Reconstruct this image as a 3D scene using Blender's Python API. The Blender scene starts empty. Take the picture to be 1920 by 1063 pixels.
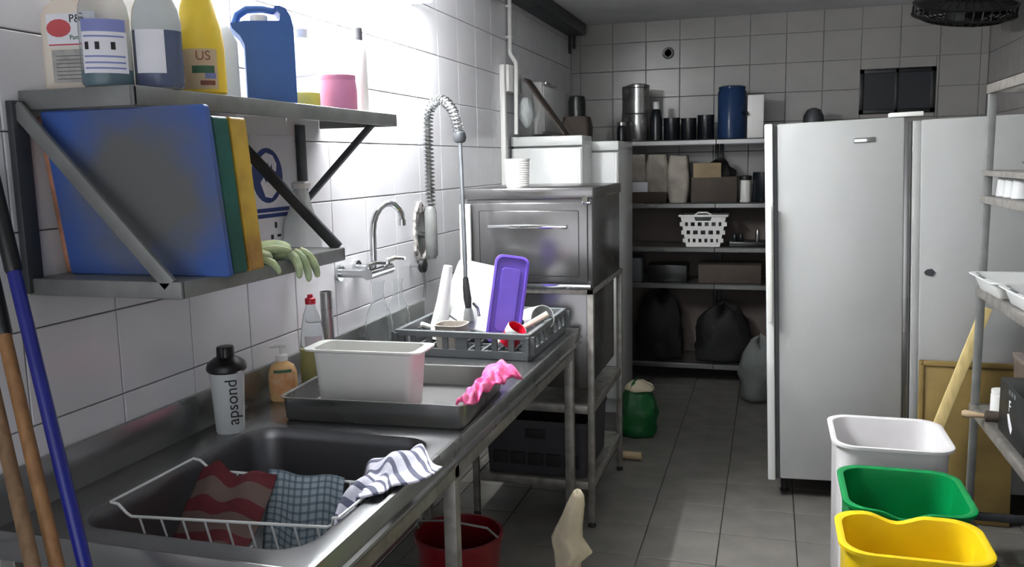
import bpy, bmesh, math, random
from mathutils import Vector, Matrix, Euler, noise
random.seed(11)
S = bpy.context.scene
COL = S.collection

# ------------------------------------------------------------------ camera
CAM = (1.444, 0.0, 1.56)
FPX = 1600.0
Yv = Vector((1445 - 960, 531.5 - 294, FPX))
Qv = Yv + Vector((100, 2.05, 0))
Zv = Yv.cross(Qv).normalized()
if Zv.y < 0: Zv = -Zv
Yn = Yv.normalized()
Xv = Yn.cross(Zv).normalized()
if Xv.x < 0: Xv = -Xv
cam = bpy.data.cameras.new('camera')
cam.sensor_width = 36.0
cam.lens = FPX / 1920 * 36.0
cam.clip_start = 0.02
camo = bpy.data.objects.new('camera', cam)
COL.objects.link(camo)
rows = (Xv, Yn, Zv)
mw = Matrix.Identity(4)
for r in range(3):
    mw[r][0] = rows[r].x
    mw[r][1] = rows[r].y
    mw[r][2] = -rows[r].z
    mw[r][3] = CAM[r]
camo.matrix_world = mw
S.camera = camo

# ------------------------------------------------------------------ world, exposure
W = bpy.data.worlds.new('world')
S.world = W
W.use_nodes = True
bg = W.node_tree.nodes['Background']
bg.inputs[0].default_value = (0.93, 0.95, 1.0, 1)
bg.inputs[1].default_value = 0.56
S.view_settings.view_transform = 'Standard'
S.view_settings.look = 'None'
S.view_settings.exposure = 2.0
S.view_settings.gamma = 1.0
S.view_settings.use_curve_mapping = False
TUBE = 158.0      # emission of the fluorescent tube on the left wall

# ------------------------------------------------------------------ materials
def lin(c):
    return tuple(((v / 255) / 12.92 if v <= 10 else (((v / 255) + 0.055) / 1.055) ** 2.4) for v in c)

def nd(nt, t, **kw):
    n = nt.nodes.new(t)
    for k, v in kw.items(): setattr(n, k, v)
    return n

def mat(name, rgb, rough=0.5, metal=0.0, var=0.08, scale=9.0, bump=0.0, bscale=60.0, trans=0.0, ior=1.45,
        stretch=(1, 1, 1), coat=0.0, emit=0.0, rvar=0.0, sub=0.0, alpha=1.0, rgb2=None):
    m = bpy.data.materials.new(name)
    m.use_nodes = True
    nt = m.node_tree
    b = nt.nodes['Principled BSDF']
    c = lin(rgb)
    c2 = lin(rgb2) if rgb2 else tuple(min(1, v * (1 - 2.2 * var)) for v in c)
    tc = nd(nt, 'ShaderNodeTexCoord')
    mp = nd(nt, 'ShaderNodeMapping')
    mp.inputs['Scale'].default_value = stretch
    nt.links.new(tc.outputs['Object'], mp.inputs['Vector'])
    no = nd(nt, 'ShaderNodeTexNoise')
    no.inputs['Scale'].default_value = scale
    no.inputs['Detail'].default_value = 5
    nt.links.new(mp.outputs[0], no.inputs['Vector'])
    mx = nd(nt, 'ShaderNodeMix', data_type='RGBA')
    rp = nd(nt, 'ShaderNodeValToRGB')
    rp.color_ramp.elements[0].position = 0.38
    rp.color_ramp.elements[1].position = 0.66
    nt.links.new(no.outputs['Fac'], rp.inputs[0])
    nt.links.new(rp.outputs[0], mx.inputs[0])
    mx.inputs[6].default_value = (*c, 1)
    mx.inputs[7].default_value = (*c2, 1)
    nt.links.new(mx.outputs[2], b.inputs['Base Color'])
    b.inputs['Roughness'].default_value = rough
    b.inputs['Metallic'].default_value = metal
    b.inputs['IOR'].default_value = ior
    b.inputs['Transmission Weight'].default_value = trans
    b.inputs['Coat Weight'].default_value = coat
    b.inputs['Alpha'].default_value = alpha
    if sub:
        b.inputs['Subsurface Weight'].default_value = sub
        b.inputs['Subsurface Scale'].default_value = 0.02
    if rvar:
        mr = nd(nt, 'ShaderNodeMapRange')
        mr.inputs[3].default_value = max(0.03, rough - rvar)
        mr.inputs[4].default_value = min(1, rough + rvar)
        nt.links.new(no.outputs['Fac'], mr.inputs[0])
        nt.links.new(mr.outputs[0], b.inputs['Roughness'])
    if bump:
        n2 = nd(nt, 'ShaderNodeTexNoise')
        n2.inputs['Scale'].default_value = bscale
        n2.inputs['Detail'].default_value = 4
        nt.links.new(mp.outputs[0], n2.inputs['Vector'])
        bp = nd(nt, 'ShaderNodeBump')
        bp.inputs['Strength'].default_value = bump
        bp.inputs['Distance'].default_value = 0.004
        nt.links.new(n2.outputs['Fac'], bp.inputs['Height'])
        nt.links.new(bp.outputs[0], b.inputs['Normal'])
    if emit:
        b.inputs['Emission Color'].default_value = (*c, 1)
        b.inputs['Emission Strength'].default_value = emit
    return m

def striped(name, base, stripe, freq, duty, axis='Y', rough=0.9, stripe2=None):
    """woven cloth: bands (axis X or Y) or a check (axis XY) on the cloth's own UV"""
    m = bpy.data.materials.new(name)
    m.use_nodes = True
    nt = m.node_tree
    b = nt.nodes['Principled BSDF']
    b.inputs['Roughness'].default_value = rough
    uv = nd(nt, 'ShaderNodeUVMap')
    sp = nd(nt, 'ShaderNodeSeparateXYZ')
    nt.links.new(uv.outputs[0], sp.inputs[0])
    def band(out, f):
        a = nd(nt, 'ShaderNodeMath', operation='MULTIPLY'); a.inputs[1].default_value = f
        nt.links.new(sp.outputs[out], a.inputs[0])
        fr = nd(nt, 'ShaderNodeMath', operation='FRACT'); nt.links.new(a.outputs[0], fr.inputs[0])
        lt = nd(nt, 'ShaderNodeMath', operation='LESS_THAN'); lt.inputs[1].default_value = duty
        nt.links.new(fr.outputs[0], lt.inputs[0])
        return lt
    prev = None
    src = lin(base)
    bands = [band(a, freq if not isinstance(freq, tuple) else freq[i]) for i, a in enumerate(axis)]
    cur = None
    for i, bd in enumerate(bands):
        mx = nd(nt, 'ShaderNodeMix', data_type='RGBA')
        k = nd(nt, 'ShaderNodeMath', operation='MULTIPLY'); k.inputs[1].default_value = 0.9 if len(bands) == 1 else 0.62
        nt.links.new(bd.outputs[0], k.inputs[0])
        nt.links.new(k.outputs[0], mx.inputs[0])
        if cur is None: mx.inputs[6].default_value = (*src, 1)
        else: nt.links.new(cur.outputs[2], mx.inputs[6])
        mx.inputs[7].default_value = (*lin(stripe2 if (i and stripe2) else stripe), 1)
        cur = mx
    nt.links.new(cur.outputs[2], b.inputs['Base Color'])
    tc = nd(nt, 'ShaderNodeTexCoord')
    n2 = nd(nt, 'ShaderNodeTexNoise'); n2.inputs['Scale'].default_value = 160
    nt.links.new(tc.outputs['Object'], n2.inputs['Vector'])
    bp = nd(nt, 'ShaderNodeBump'); bp.inputs['Strength'].default_value = 0.5; bp.inputs['Distance'].default_value = 0.003
    nt.links.new(n2.outputs['Fac'], bp.inputs['Height'])
    nt.links.new(bp.outputs[0], b.inputs['Normal'])
    return m

def steel(name, rgb, rough, metal=0.9, streak=(1, 1, 1), var=0.06, rvar=0.1):
    return mat(name, rgb, rough, metal, var=min(var, 0.03), scale=1.6, stretch=tuple(1 + (v - 1) * 0.5 for v in streak), rvar=min(rvar, 0.035))

MT = dict(
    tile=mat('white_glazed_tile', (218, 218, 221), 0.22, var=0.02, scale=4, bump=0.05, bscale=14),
    tile_back=mat('dimmed_glazed_tile', (143, 140, 137), 0.25, var=0.03, scale=4, bump=0.05, bscale=14),  # toned below the left wall tile to imitate weaker light farther back
    grout=mat('grey_grout', (118, 116, 114), 0.9, var=0.15, scale=30),
    ftile=mat('grey_floor_tile', (108, 105, 100), 0.42, var=0.09, scale=7, bump=0.08, bscale=40, rvar=0.12),
    fgrout=mat('dark_floor_grout', (52, 49, 46), 0.9, var=0.2, scale=30),
    plaster=mat('ceiling_plaster', (228, 228, 229), 0.9, var=0.06, scale=3, bump=0.2, bscale=30),
    steel=steel('brushed_steel', (150, 150, 149), 0.28, streak=(1, 6, 6), var=0.02, rvar=0.06),
    steel_dark=steel('worn_steel', (140, 141, 142), 0.25, streak=(6, 1, 6), var=0.015, rvar=0.05),
    dwsteel=steel('dishwasher_steel', (124, 123, 123), 0.26, streak=(1, 6, 6), var=0.02, rvar=0.06),
    basin=steel('basin_steel', (118, 118, 120), 0.34, streak=(3, 3, 1)),
    chrome=mat('chrome', (205, 207, 208), 0.12, 1.0, var=0.03),
    greymetal=mat('grey_painted_metal', (132, 134, 132), 0.45, 0.35, var=0.1, scale=12, bump=0.1),
    darkmetal=mat('dark_grey_metal', (74, 77, 80), 0.5, 0.4, var=0.12, scale=12),
    fadedframe=mat('aluminium_frame', (150, 146, 140), 0.45, 0.5, var=0.16, scale=22, bump=0.12),
    white=mat('white_enamel', (222, 224, 222), 0.3, var=0.02, scale=4),
    fridge=mat('fridge_white_enamel', (163, 165, 163), 0.34, var=0.03, scale=3),
    whitep=mat('white_plastic', (226, 226, 222), 0.42, var=0.03, scale=6),
    greyp=mat('grey_plastic', (94, 97, 99), 0.45, var=0.08),
    darkp=mat('black_plastic', (22, 23, 24), 0.35, var=0.1),
    rubber=mat('black_rubber', (30, 30, 31), 0.7, var=0.1),
    cream=mat('cream_plastic', (224, 214, 200), 0.45, var=0.04, sub=0.3),
    blue=mat('blue_board_plastic', (52, 84, 158), 0.55, var=0.0, scale=5.5, rgb2=(84, 88, 90), bump=0.1, bscale=90),
    green=mat('green_board_plastic', (20, 92, 80), 0.5, var=0.12),
    yellowb=mat('yellow_board_plastic', (206, 170, 62), 0.5, var=0.0, scale=7, rgb2=(150, 104, 52)),
    pinkb=mat('tan_board_edge', (196, 140, 112), 0.6, var=0.2, scale=20),
    bluecan=mat('blue_can_plastic', (58, 100, 172), 0.4, var=0.05, sub=0.15),
    yellowbtl=mat('yellow_bottle_plastic', (238, 206, 66), 0.4, var=0.05, sub=0.1),
    pinkp=mat('mauve_plastic', (200, 128, 160), 0.4, var=0.05, sub=0.1),
    clear=mat('clear_plastic', (236, 240, 242), 0.12, var=0.0, trans=0.88, ior=1.12),
    milky=mat('milky_plastic', (224, 228, 228), 0.4, var=0.03, trans=0.35, ior=1.2),
    glass=mat('clear_glass', (248, 250, 250), 0.03, var=0.0, trans=0.98, ior=1.08),
    liqblue=mat('blue_liquid', (18, 62, 128), 0.2, var=0.05, trans=0.2),
    liqteal=mat('teal_liquid', (30, 104, 122), 0.2, var=0.05, trans=0.2),
    liqyel=mat('yellow_liquid', (238, 218, 40), 0.2, var=0.05, trans=0.1),
    liqsoap=mat('olive_soap', (176, 168, 30), 0.2, var=0.08, trans=0.25),
    soapbody=mat('cream_soap', (232, 188, 132), 0.35, var=0.06, sub=0.1),
    paper=mat('label_paper', (226, 226, 232), 0.6, var=0.03),
    papergrey=mat('label_grey_print', (170, 168, 164), 0.6, var=0.1, scale=60),
    ink=mat('black_ink', (34, 34, 38), 0.6, var=0.0),
    inkred=mat('red_ink', (196, 84, 88), 0.6, var=0.1),
    inkblue=mat('blue_ink', (36, 56, 120), 0.6, var=0.05),
    inklav=mat('lavender_ink', (128, 136, 190), 0.6, var=0.05),
    inkorange=mat('orange_ink', (206, 120, 60), 0.6, var=0.1),
    inkgreen=mat('green_ink', (70, 110, 84), 0.6, var=0.1),
    inkbrown=mat('brown_ink', (140, 84, 66), 0.6, var=0.1),
    purple=mat('purple_plastic', (116, 90, 200), 0.35, var=0.06, scale=12, sub=0.1),
    redp=mat('red_plastic', (186, 20, 46), 0.35, var=0.06),
    darkredp=mat('dark_red_plastic', (112, 8, 22), 0.35, var=0.06),
    stubwood=mat('bare_wood', (178, 156, 124), 0.6, var=0.1),
    wood=mat('handle_wood', (148, 108, 68), 0.55, var=0.12, scale=10, stretch=(8, 8, 1), bump=0.1),
    woodpale=mat('pale_plank', (214, 192, 132), 0.6, var=0.1, scale=10, stretch=(6, 6, 1)),
    woodbrown=mat('brown_board', (136, 114, 64), 0.6, var=0.1, scale=8),
    cardboard=mat('cardboard', (150, 132, 104), 0.85, var=0.1),
    bluehandle=mat('blue_handle', (26, 34, 124), 0.3, var=0.06),
    gbin=mat('green_bin_plastic', (0, 130, 66), 0.35, var=0.04),
    ybin=mat('yellow_bin_plastic', (238, 204, 26), 0.35, var=0.04),
    wbin=mat('white_bin_plastic', (228, 226, 226), 0.35, var=0.03),
    glove=mat('pale_green_latex', (184, 202, 160), 0.5, var=0.14, scale=30, sub=0.15, bump=0.2),
    pinkcloth=mat('pink_cloth', (226, 60, 130), 0.85, var=0.0, rgb2=(240, 130, 170), scale=24, bump=0.5, bscale=70),
    creamcloth=mat('cream_cloth', (202, 190, 164), 0.9, var=0.08, bump=0.4, bscale=120),
    dblack=mat('black_sack', (18, 18, 20), 0.75, var=0.2, bump=0.5, bscale=20),
    greensack=mat('green_sack', (16, 92, 44), 0.45, var=0.15, bump=0.4, bscale=22),
    bagfilm=mat('clear_bag_film', (150, 154, 152), 0.25, var=0.1, trans=0.4, ior=1.1, bump=0.5, bscale=18),
    greybag=mat('grey_paper_sack', (168, 160, 150), 0.8, var=0.12, scale=14, bump=0.4, bscale=26),
    bluewater=mat('blue_tinted_plastic', (40, 64, 104), 0.2, var=0.06, trans=0.3, ior=1.2),
    darkblue=mat('dark_blue_glass', (14, 19, 26), 0.3, var=0.1),
    panelbrown=mat('brown_back_panel', (104, 94, 88), 0.7, var=0.05),
    cupwhite=mat('matt_white_cup', (186, 188, 188), 0.5, var=0.03),
    brownbox=mat('dark_brown_box', (66, 56, 48), 0.7, var=0.1),
    stripe=striped('striped_towel', (206, 206, 218), (74, 78, 104), 9, 0.36, 'X'),
    check=striped('checked_towel', (164, 178, 184), (72, 94, 110), (11, 11), 0.34, 'XY'),
    redtowel=striped('red_striped_towel', (106, 88, 82), (98, 22, 34), 2.6, 0.40, 'Y'),
)
def worn_board(name, edge, worn, rough):
    m = mat(name, edge, rough, var=0.0, bump=0.1, bscale=90)
    nt = m.node_tree
    b = nt.nodes['Principled BSDF']
    tc = nd(nt, 'ShaderNodeTexCoord')
    mp = nd(nt, 'ShaderNodeMapping')
    mp.inputs['Location'].default_value = (-0.02, 0, -0.175)
    nt.links.new(tc.outputs['Object'], mp.inputs['Vector'])
    ln = nd(nt, 'ShaderNodeVectorMath', operation='LENGTH')
    nt.links.new(mp.outputs[0], ln.inputs[0])
    no = nd(nt, 'ShaderNodeTexNoise'); no.inputs['Scale'].default_value = 11; no.inputs['Detail'].default_value = 6
    nt.links.new(tc.outputs['Object'], no.inputs['Vector'])
    ad = nd(nt, 'ShaderNodeMath', operation='MULTIPLY_ADD')
    ad.inputs[1].default_value = 0.16
    nt.links.new(no.outputs['Fac'], ad.inputs[0]); nt.links.new(ln.outputs['Value'], ad.inputs[2])
    mr = nd(nt, 'ShaderNodeMapRange')
    mr.inputs[1].default_value = 0.18; mr.inputs[2].default_value = 0.31
    nt.links.new(ad.outputs[0], mr.inputs[0])
    mx = nd(nt, 'ShaderNodeMix', data_type='RGBA')
    nt.links.new(mr.outputs[0], mx.inputs[0])
    mx.inputs[6].default_value = (*lin(worn), 1); mx.inputs[7].default_value = (*lin(edge), 1)
    nt.links.new(mx.outputs[2], b.inputs['Base Color'])
    return m
MT['blue'] = worn_board('scuffed_blue_board', (62, 92, 160), (96, 98, 98), 0.6)
def tubemat(k):
    m = bpy.data.materials.new('fluorescent_tube_glow')
    m.use_nodes = True
    nt = m.node_tree
    b = nt.nodes['Principled BSDF']
    b.inputs['Base Color'].default_value = (0.9, 0.9, 0.9, 1)
    b.inputs['Emission Color'].default_value = (0.97, 0.99, 1.0, 1)
    b.inputs['Emission Strength'].default_value = k
    return m
MT['tube'] = tubemat(TUBE)


# ------------------------------------------------------------------ mesh helpers
class G:
    def __init__(s): s.bm = bmesh.new(); s.uv = None
    def box(s, x0, x1, y0, y1, z0, z1, bev=0.0, seg=2, M=None):
        r = bmesh.ops.create_cube(s.bm, size=1.0)
        vs = r['verts']
        c = Vector(((x0 + x1) / 2, (y0 + y1) / 2, (z0 + z1) / 2))
        for v in vs: v.co = Vector((v.co.x * (x1 - x0), v.co.y * (y1 - y0), v.co.z * (z1 - z0))) + c
        if bev:
            es = list({e for v in vs for e in v.link_edges})
            q = bmesh.ops.bevel(s.bm, geom=es, offset=bev, segments=seg, affect='EDGES', profile=0.5)
            vs = list({v for f in q['faces'] for v in f.verts} | {v for v in vs if v.is_valid})
        if M is not None:
            for v in vs: v.co = M @ v.co
        return s
    def ring(s, pts): return [s.bm.verts.new(p) for p in pts]
    def bridge(s, a, b):
        n = len(a)
        for i in range(n):
            s.bm.faces.new((a[i], a[(i + 1) % n], b[(i + 1) % n], b[i]))
    def loft(s, rings, cap0=True, cap1=True, M=None):
        rs = [s.ring([(M @ Vector(p)) if M is not None else p for p in r]) for r in rings]
        for a, b in zip(rs, rs[1:]): s.bridge(a, b)
        if cap0: s.bm.faces.new(rs[0][::-1])
        if cap1: s.bm.faces.new(rs[-1])
        return s
    def lathe(s, prof, c=(0, 0, 0), seg=24, sx=1, sy=1, cap0=True, cap1=True, M=None):
        rings = []
        for r, z in prof:
            rings.append([(c[0] + math.cos(2 * math.pi * i / seg) * r * sx, c[1] + math.sin(2 * math.pi * i / seg) * r * sy, c[2] + z) for i in range(seg)])
        return s.loft(rings, cap0, cap1, M)
    def cyl(s, p0, p1, r0, r1=None, seg=14, cap=True):
        return s.tube([p0, p1], [r0, r0 if r1 is None else r1], seg, cap)
    def tube(s, path, r, seg=8, cap=True, closed=False):
        P = [Vector(p) for p in path]
        n = len(P)
        rr = r if isinstance(r, (list, tuple)) else [r] * n
        rings = []
        up = None
        for i in range(n):
            if closed: t = P[(i + 1) % n] - P[i - 1]
            else: t = P[min(i + 1, n - 1)] - P[max(i - 1, 0)]
            t.normalize()
            if up is None:
                up = Vector((0, 0, 1)) if abs(t.z) < 0.9 else Vector((1, 0, 0))
            a = t.cross(up)
            if a.length < 1e-5: a = t.cross(Vector((0.3, 1, 0.2)))
            a.normalize()
            b = a.cross(t).normalized()
            up = b
            rings.append([P[i] + (a * math.cos(2 * math.pi * k / seg) + b * math.sin(2 * math.pi * k / seg)) * rr[i] for k in range(seg)])
        rs = [s.ring(q) for q in rings]
        for a, b in zip(rs, rs[1:]): s.bridge(a, b)
        if closed: s.bridge(rs[-1], rs[0])
        elif cap:
            s.bm.faces.new(rs[0][::-1]); s.bm.faces.new(rs[-1])
        return s
    def prism(s, poly, a, b, M=None, axis='Y'):
        def P(p, t):
            v = {'Y': (p[0], t, p[1]), 'X': (t, p[0], p[1]), 'Z': (p[0], p[1], t)}[axis]
            return M @ Vector(v) if M is not None else Vector(v)
        A = s.ring([P(p, a) for p in poly]); B = s.ring([P(p, b) for p in poly])
        s.bridge(A, B)
        s.bm.faces.new(A[::-1]); s.bm.faces.new(B)
        return s
    def sheet(s, fn, nu, nv):
        if s.uv is None: s.uv = s.bm.loops.layers.uv.new('UVMap')
        g = [[s.bm.verts.new(fn(i / nu, j / nv)) for j in range(nv + 1)] for i in range(nu + 1)]
        for i in range(nu):
            for j in range(nv):
                f = s.bm.faces.new((g[i][j], g[i + 1][j], g[i + 1][j + 1], g[i][j + 1]))
                for l, (a, b) in zip(f.loops, ((i, j), (i + 1, j), (i + 1, j + 1), (i, j + 1))):
                    l[s.uv].uv = (a / nu, b / nv)
        return s

def rr(cx, cy, hx, hy, r, z, n=5):
    """rounded rectangle ring, counter-clockwise, 4*(n+1) points"""
    out = []
    r = min(r, hx * 0.999, hy * 0.999)
    for k, (sx, sy) in enumerate(((1, 1), (-1, 1), (-1, -1), (1, -1))):
        for i in range(n + 1):
            a = math.pi / 2 * (k + i / n)
            out.append((cx + sx * (hx - r) + math.cos(a) * r, cy + sy * (hy - r) + math.sin(a) * r, z))
    return out

OFF = {}
def make(name, g, m, parent=None, smooth=True, ang=0.6, solid=0.0, sub=0):
    bm = g.bm
    bmesh.ops.recalc_face_normals(bm, faces=bm.faces)
    me = bpy.data.meshes.new(name)
    if parent is not None and parent.name in OFF:
        bmesh.ops.translate(bm, vec=-OFF[parent.name], verts=bm.verts)
    bm.to_mesh(me); bm.free()
    if smooth:
        me.shade_smooth()
        me.set_sharp_from_angle(angle=ang)
    me.materials.append(MT[m] if isinstance(m, str) else m)
    o = bpy.data.objects.new(name, me)
    COL.objects.link(o)
    if parent is not None:
        o.parent = parent
        if parent.name in OFF: OFF[o.name] = OFF[parent.name]
    if solid:
        md = o.modifiers.new('thickness', 'SOLIDIFY'); md.thickness = solid; md.offset = 0
    if sub:
        md = o.modifiers.new('smooth', 'SUBSURF'); md.levels = sub; md.render_levels = sub
    return o

def tag(o, label, cat, group=None, kind=None):
    if label: o['label'] = label
    if cat: o['category'] = cat
    if group: o['group'] = group
    if kind: o['kind'] = kind
    return o

def thing(name, label, cat, loc=(0, 0, 0), group=None, rot=(0, 0, 0), world=True, kind=None):
    o = bpy.data.objects.new(name, None)
    COL.objects.link(o)
    o.empty_display_size = 0.05
    o.location = loc
    o.rotation_euler = rot
    if world: OFF[o.name] = Vector(loc)
    return tag(o, label, cat, group, kind)

def struct(name, g, m, smooth=False):
    o = make(name, g, m, smooth=smooth)
    o['kind'] = 'structure'
    return o

def single(name, label, cat, g, m, loc, group=None, **kw):
    """a thing that is one mesh, its origin at loc; geometry given in world space"""
    bmesh.ops.translate(g.bm, vec=-Vector(loc), verts=g.bm.verts)
    o = make(name, g, m, **kw)
    o.location = loc
    return tag(o, label, cat, group)

def copy_tree(o, parent=None):
    c = o.copy(); COL.objects.link(c); c.parent = parent
    for ch in list(o.children): copy_tree(ch, c)
    return c

def textmesh(name, txt, size, m, parent, M, ext=0.0004):
    cu = bpy.data.curves.new(name, 'FONT')
    cu.body = txt; cu.size = size; cu.extrude = ext; cu.align_x = 'CENTER'; cu.align_y = 'CENTER'
    t = bpy.data.objects.new('tmp', cu); COL.objects.link(t)
    dg = bpy.context.evaluated_depsgraph_get()
    me = bpy.data.meshes.new_from_object(t.evaluated_get(dg))
    bpy.data.objects.remove(t)
    me.name = name
    if parent.name in OFF: M = Matrix.Translation(-OFF[parent.name]) @ M
    me.transform(M)
    me.materials.clear(); me.materials.append(MT[m])
    o = bpy.data.objects.new(name, me); COL.objects.link(o); o.parent = parent
    return o

def face_M(p, right, up):
    """matrix placing a flat XY thing at p with its x along right, y along up"""
    r = Vector(right).normalized(); u = Vector(up); u = (u - r * u.dot(r)).normalized(); n = r.cross(u)
    M = Matrix.Identity(4)
    for i in range(3): M[i][0] = r[i]; M[i][1] = u[i]; M[i][2] = n[i]; M[i][3] = p[i]
    return M

# ------------------------------------------------------------------ the setting
def tile_mesh(name, w, h, t=0.006, b=0.0022, m='tile'):
    """bevelled tile lying in local XY, face towards +Z"""
    g = G()
    a, c = w / 2, h / 2
    r0 = [(-a, -c, 0), (a, -c, 0), (a, c, 0), (-a, c, 0)]
    r1 = [(-a, -c, t - b * 0.6), (a, -c, t - b * 0.6), (a, c, t - b * 0.6), (-a, c, t - b * 0.6)]
    r2 = [(-a + b, -c + b, t), (a - b, -c + b, t), (a - b, c - b, t), (-a + b, c - b, t)]
    g.loft([r0, r1, r2], cap0=False)
    bmesh.ops.recalc_face_normals(g.bm, faces=g.bm.faces)
    me = bpy.data.meshes.new(name); g.bm.to_mesh(me); g.bm.free()
    me.materials.append(MT[m])
    return me
TILES = {}
def tile(parent, name, w, h, pos, M3, m):
    key = (round(w, 4), round(h, 4), m)
    if key not in TILES: TILES[key] = tile_mesh(name, w, h, m=m)
    o = bpy.data.objects.new(name, TILES[key]); COL.objects.link(o)
    o.parent = parent
    o.matrix_local = Matrix.Translation(pos) @ M3.to_4x4() @ Euler((random.uniform(-1, 1) * 0.0022, random.uniform(-1, 1) * 0.0022, 0)).to_matrix().to_4x4()
    return o
def spans(a, b, joint, pitch):
    """tile spans between a and b with joints at joint + k*pitch"""
    k = math.ceil((a - joint) / pitch - 1e-6)
    cuts = [a]
    while joint + k * pitch < b - 0.012:
        if joint + k * pitch > a + 0.012: cuts.append(joint + k * pitch)
        k += 1
    cuts.append(b)
    return list(zip(cuts, cuts[1:]))
GAP = 0.0032
XW = 2.80; YB = 6.40; HC = 2.55; Y0 = -1.6
wall_left = struct('wall_left', G().box(-0.12, -0.005, Y0, YB + 0.12, 0, HC), 'grout')
M_left = Matrix(((0, 0, 1), (1, 0, 0), (0, 1, 0)))      # local x -> +Y, y -> +Z, z -> +X
for a, b in spans(0.04, YB, 1.601, 0.2606):
    for c, d in spans(0.84, HC, 0.04, 0.2):
        tile(wall_left, 'tile', b - a - GAP, d - c - GAP, (-0.0056, (a + b) / 2, (c + d) / 2), M_left, 'tile')
g = G()
for a, b in spans(0.04, YB, 1.601, 0.2606):
    for c, d in spans(0.0, 0.84, 0.04, 0.2):
        g.box(-0.0056, 0.0, a + GAP / 2, b - GAP / 2, c + GAP / 2, d - GAP / 2)
o = make('lower_tiles', g, 'tile', wall_left, smooth=False); o['kind'] = 'stuff'
wall_back = struct('wall_back', G().box(0, XW, YB + 0.005, YB + 0.12, 0, HC), 'grout')
M_back = Matrix(((1, 0, 0), (0, 0, -1), (0, 1, 0)))     # x -> +X, y -> +Z, z -> -Y
WIN = (2.015, 2.49, 1.835, 2.135)
for a, b in spans(0.0, XW, 0.315, 0.2436):
    for c, d in spans(0.605, HC, 0.205, 0.2):
        if a > WIN[0] - 0.1 and b < WIN[1] + 0.12 and c > 1.75 and d < 2.25: continue
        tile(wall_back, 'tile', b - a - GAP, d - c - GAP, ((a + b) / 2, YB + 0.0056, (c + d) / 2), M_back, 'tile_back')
# tiles cut around the window opening
for (a, b, c, d) in ((2.02, 2.2636, 2.135, 2.205), (2.2636, 2.49, 2.135, 2.205), (2.49, 2.5072, 1.805, 2.205), (2.02, 2.2636, 1.805, 1.835), (2.2636, 2.49, 1.805, 1.835)):
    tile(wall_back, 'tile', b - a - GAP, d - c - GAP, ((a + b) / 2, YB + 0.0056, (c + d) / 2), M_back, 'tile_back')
wall_right = struct('wall_right', G().box(XW + 0.005, XW + 0.12, Y0, YB + 0.12, 0, HC), 'grout')
M_right = Matrix(((0, 0, -1), (-1, 0, 0), (0, 1, 0)))   # x -> -Y, y -> +Z, z -> -X
for a, b in spans(3.2, YB, 6.4, 0.26):
    for c, d in spans(0.805, HC, 0.205, 0.2):
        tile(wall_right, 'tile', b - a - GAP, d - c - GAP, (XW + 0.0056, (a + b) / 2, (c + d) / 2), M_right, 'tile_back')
floor = struct('floor', G().box(-0.12, XW + 0.12, Y0, YB + 0.12, -0.1, -0.005), 'fgrout')
M_flo = Matrix.Identity(3)
for a, b in spans(0.0, XW, 0.972, 0.3025):
    for c, d in spans(0.55, YB, 3.495, 0.2945):
        tile(floor, 'tile', b - a - 0.004, d - c - 0.004, ((a + b) / 2, (c + d) / 2, -0.006), M_flo, 'ftile')
struct('ceiling', G().box(-0.12, XW + 0.12, Y0, YB + 0.12, HC, HC + 0.1), 'plaster')
win = thing('window_1', None, None, (2.25, YB, 1.985), kind='structure')
g = G()
x0, x1, z0, z1 = WIN
for q in ((x0, x0 + 0.03, z0, z1), (x1 - 0.03, x1, z0, z1), (x0, x1, z0, z0 + 0.03), (x0, x1, z1 - 0.03, z1), (2.24, 2.262, z0, z1)):
    g.box(q[0], q[1], YB - 0.004, YB + 0.02, q[2], q[3], 0.002)
make('window_frame', g, 'darkp', win)
for a, b in ((x0 + 0.03, 2.24), (2.262, x1 - 0.03)):
    make('pane', G().box(a, b, YB - 0.001, YB + 0.004, z0 + 0.03, z1 - 0.03), 'darkblue', win)

# ------------------------------------------------------------------ the fluorescent lamp on the left wall
lamp = thing('tube_lamp', 'white fluorescent tube lamp on the tiled wall above the bottle shelf', 'lamp', (0.03, 2.80, 2.25))
make('housing', G().box(0.0, 0.05, 2.20, 3.40, 2.255, 2.31, 0.006), 'whitep', lamp)
for y in (2.215, 3.385):
    make('tube_holder', G().box(0.005, 0.10, y - 0.012, y + 0.012, 2.215, 2.27, 0.005), 'whitep', lamp)
make('tube', G().cyl((0.082, 2.227, 2.24), (0.082, 3.373, 2.24), 0.013, seg=16), 'tube', lamp)

# ------------------------------------------------------------------ steel sink counter along the left wall
ZC = 0.873
ct = thing('sink_counter', 'long stainless steel sink counter along the white tiled wall', 'counter', (0.35, 2.3, 0))
g = G()
HX0, HX1, HY0, HY1 = 0.140, 0.652, 1.273, 1.925
hc = ((HX0 + HX1) / 2, (HY0 + HY1) / 2); hh = ((HX1 - HX0) / 2, (HY1 - HY0) / 2)
oc = (0.351, 1.5975); oh = (0.345, 0.3825)
inner = rr(*hc, *hh, 0.075, ZC, 7)
rim = rr(*hc, hh[0] + 0.014, hh[1] + 0.014, 0.085, ZC + 0.003, 7)
out = rr(*oc, *oh, 0.002, ZC, 7)
R3 = [g.ring(q) for q in (out, rim, inner)]
g.bridge(R3[0], R3[1]); g.bridge(R3[1], R3[2])
g.box(0.006, 0.696, 1.98, 3.40, ZC - 0.004, ZC)
make('worktop', g, 'steel_dark', ct, ang=0.9)
g = G()
rs = []
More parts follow.
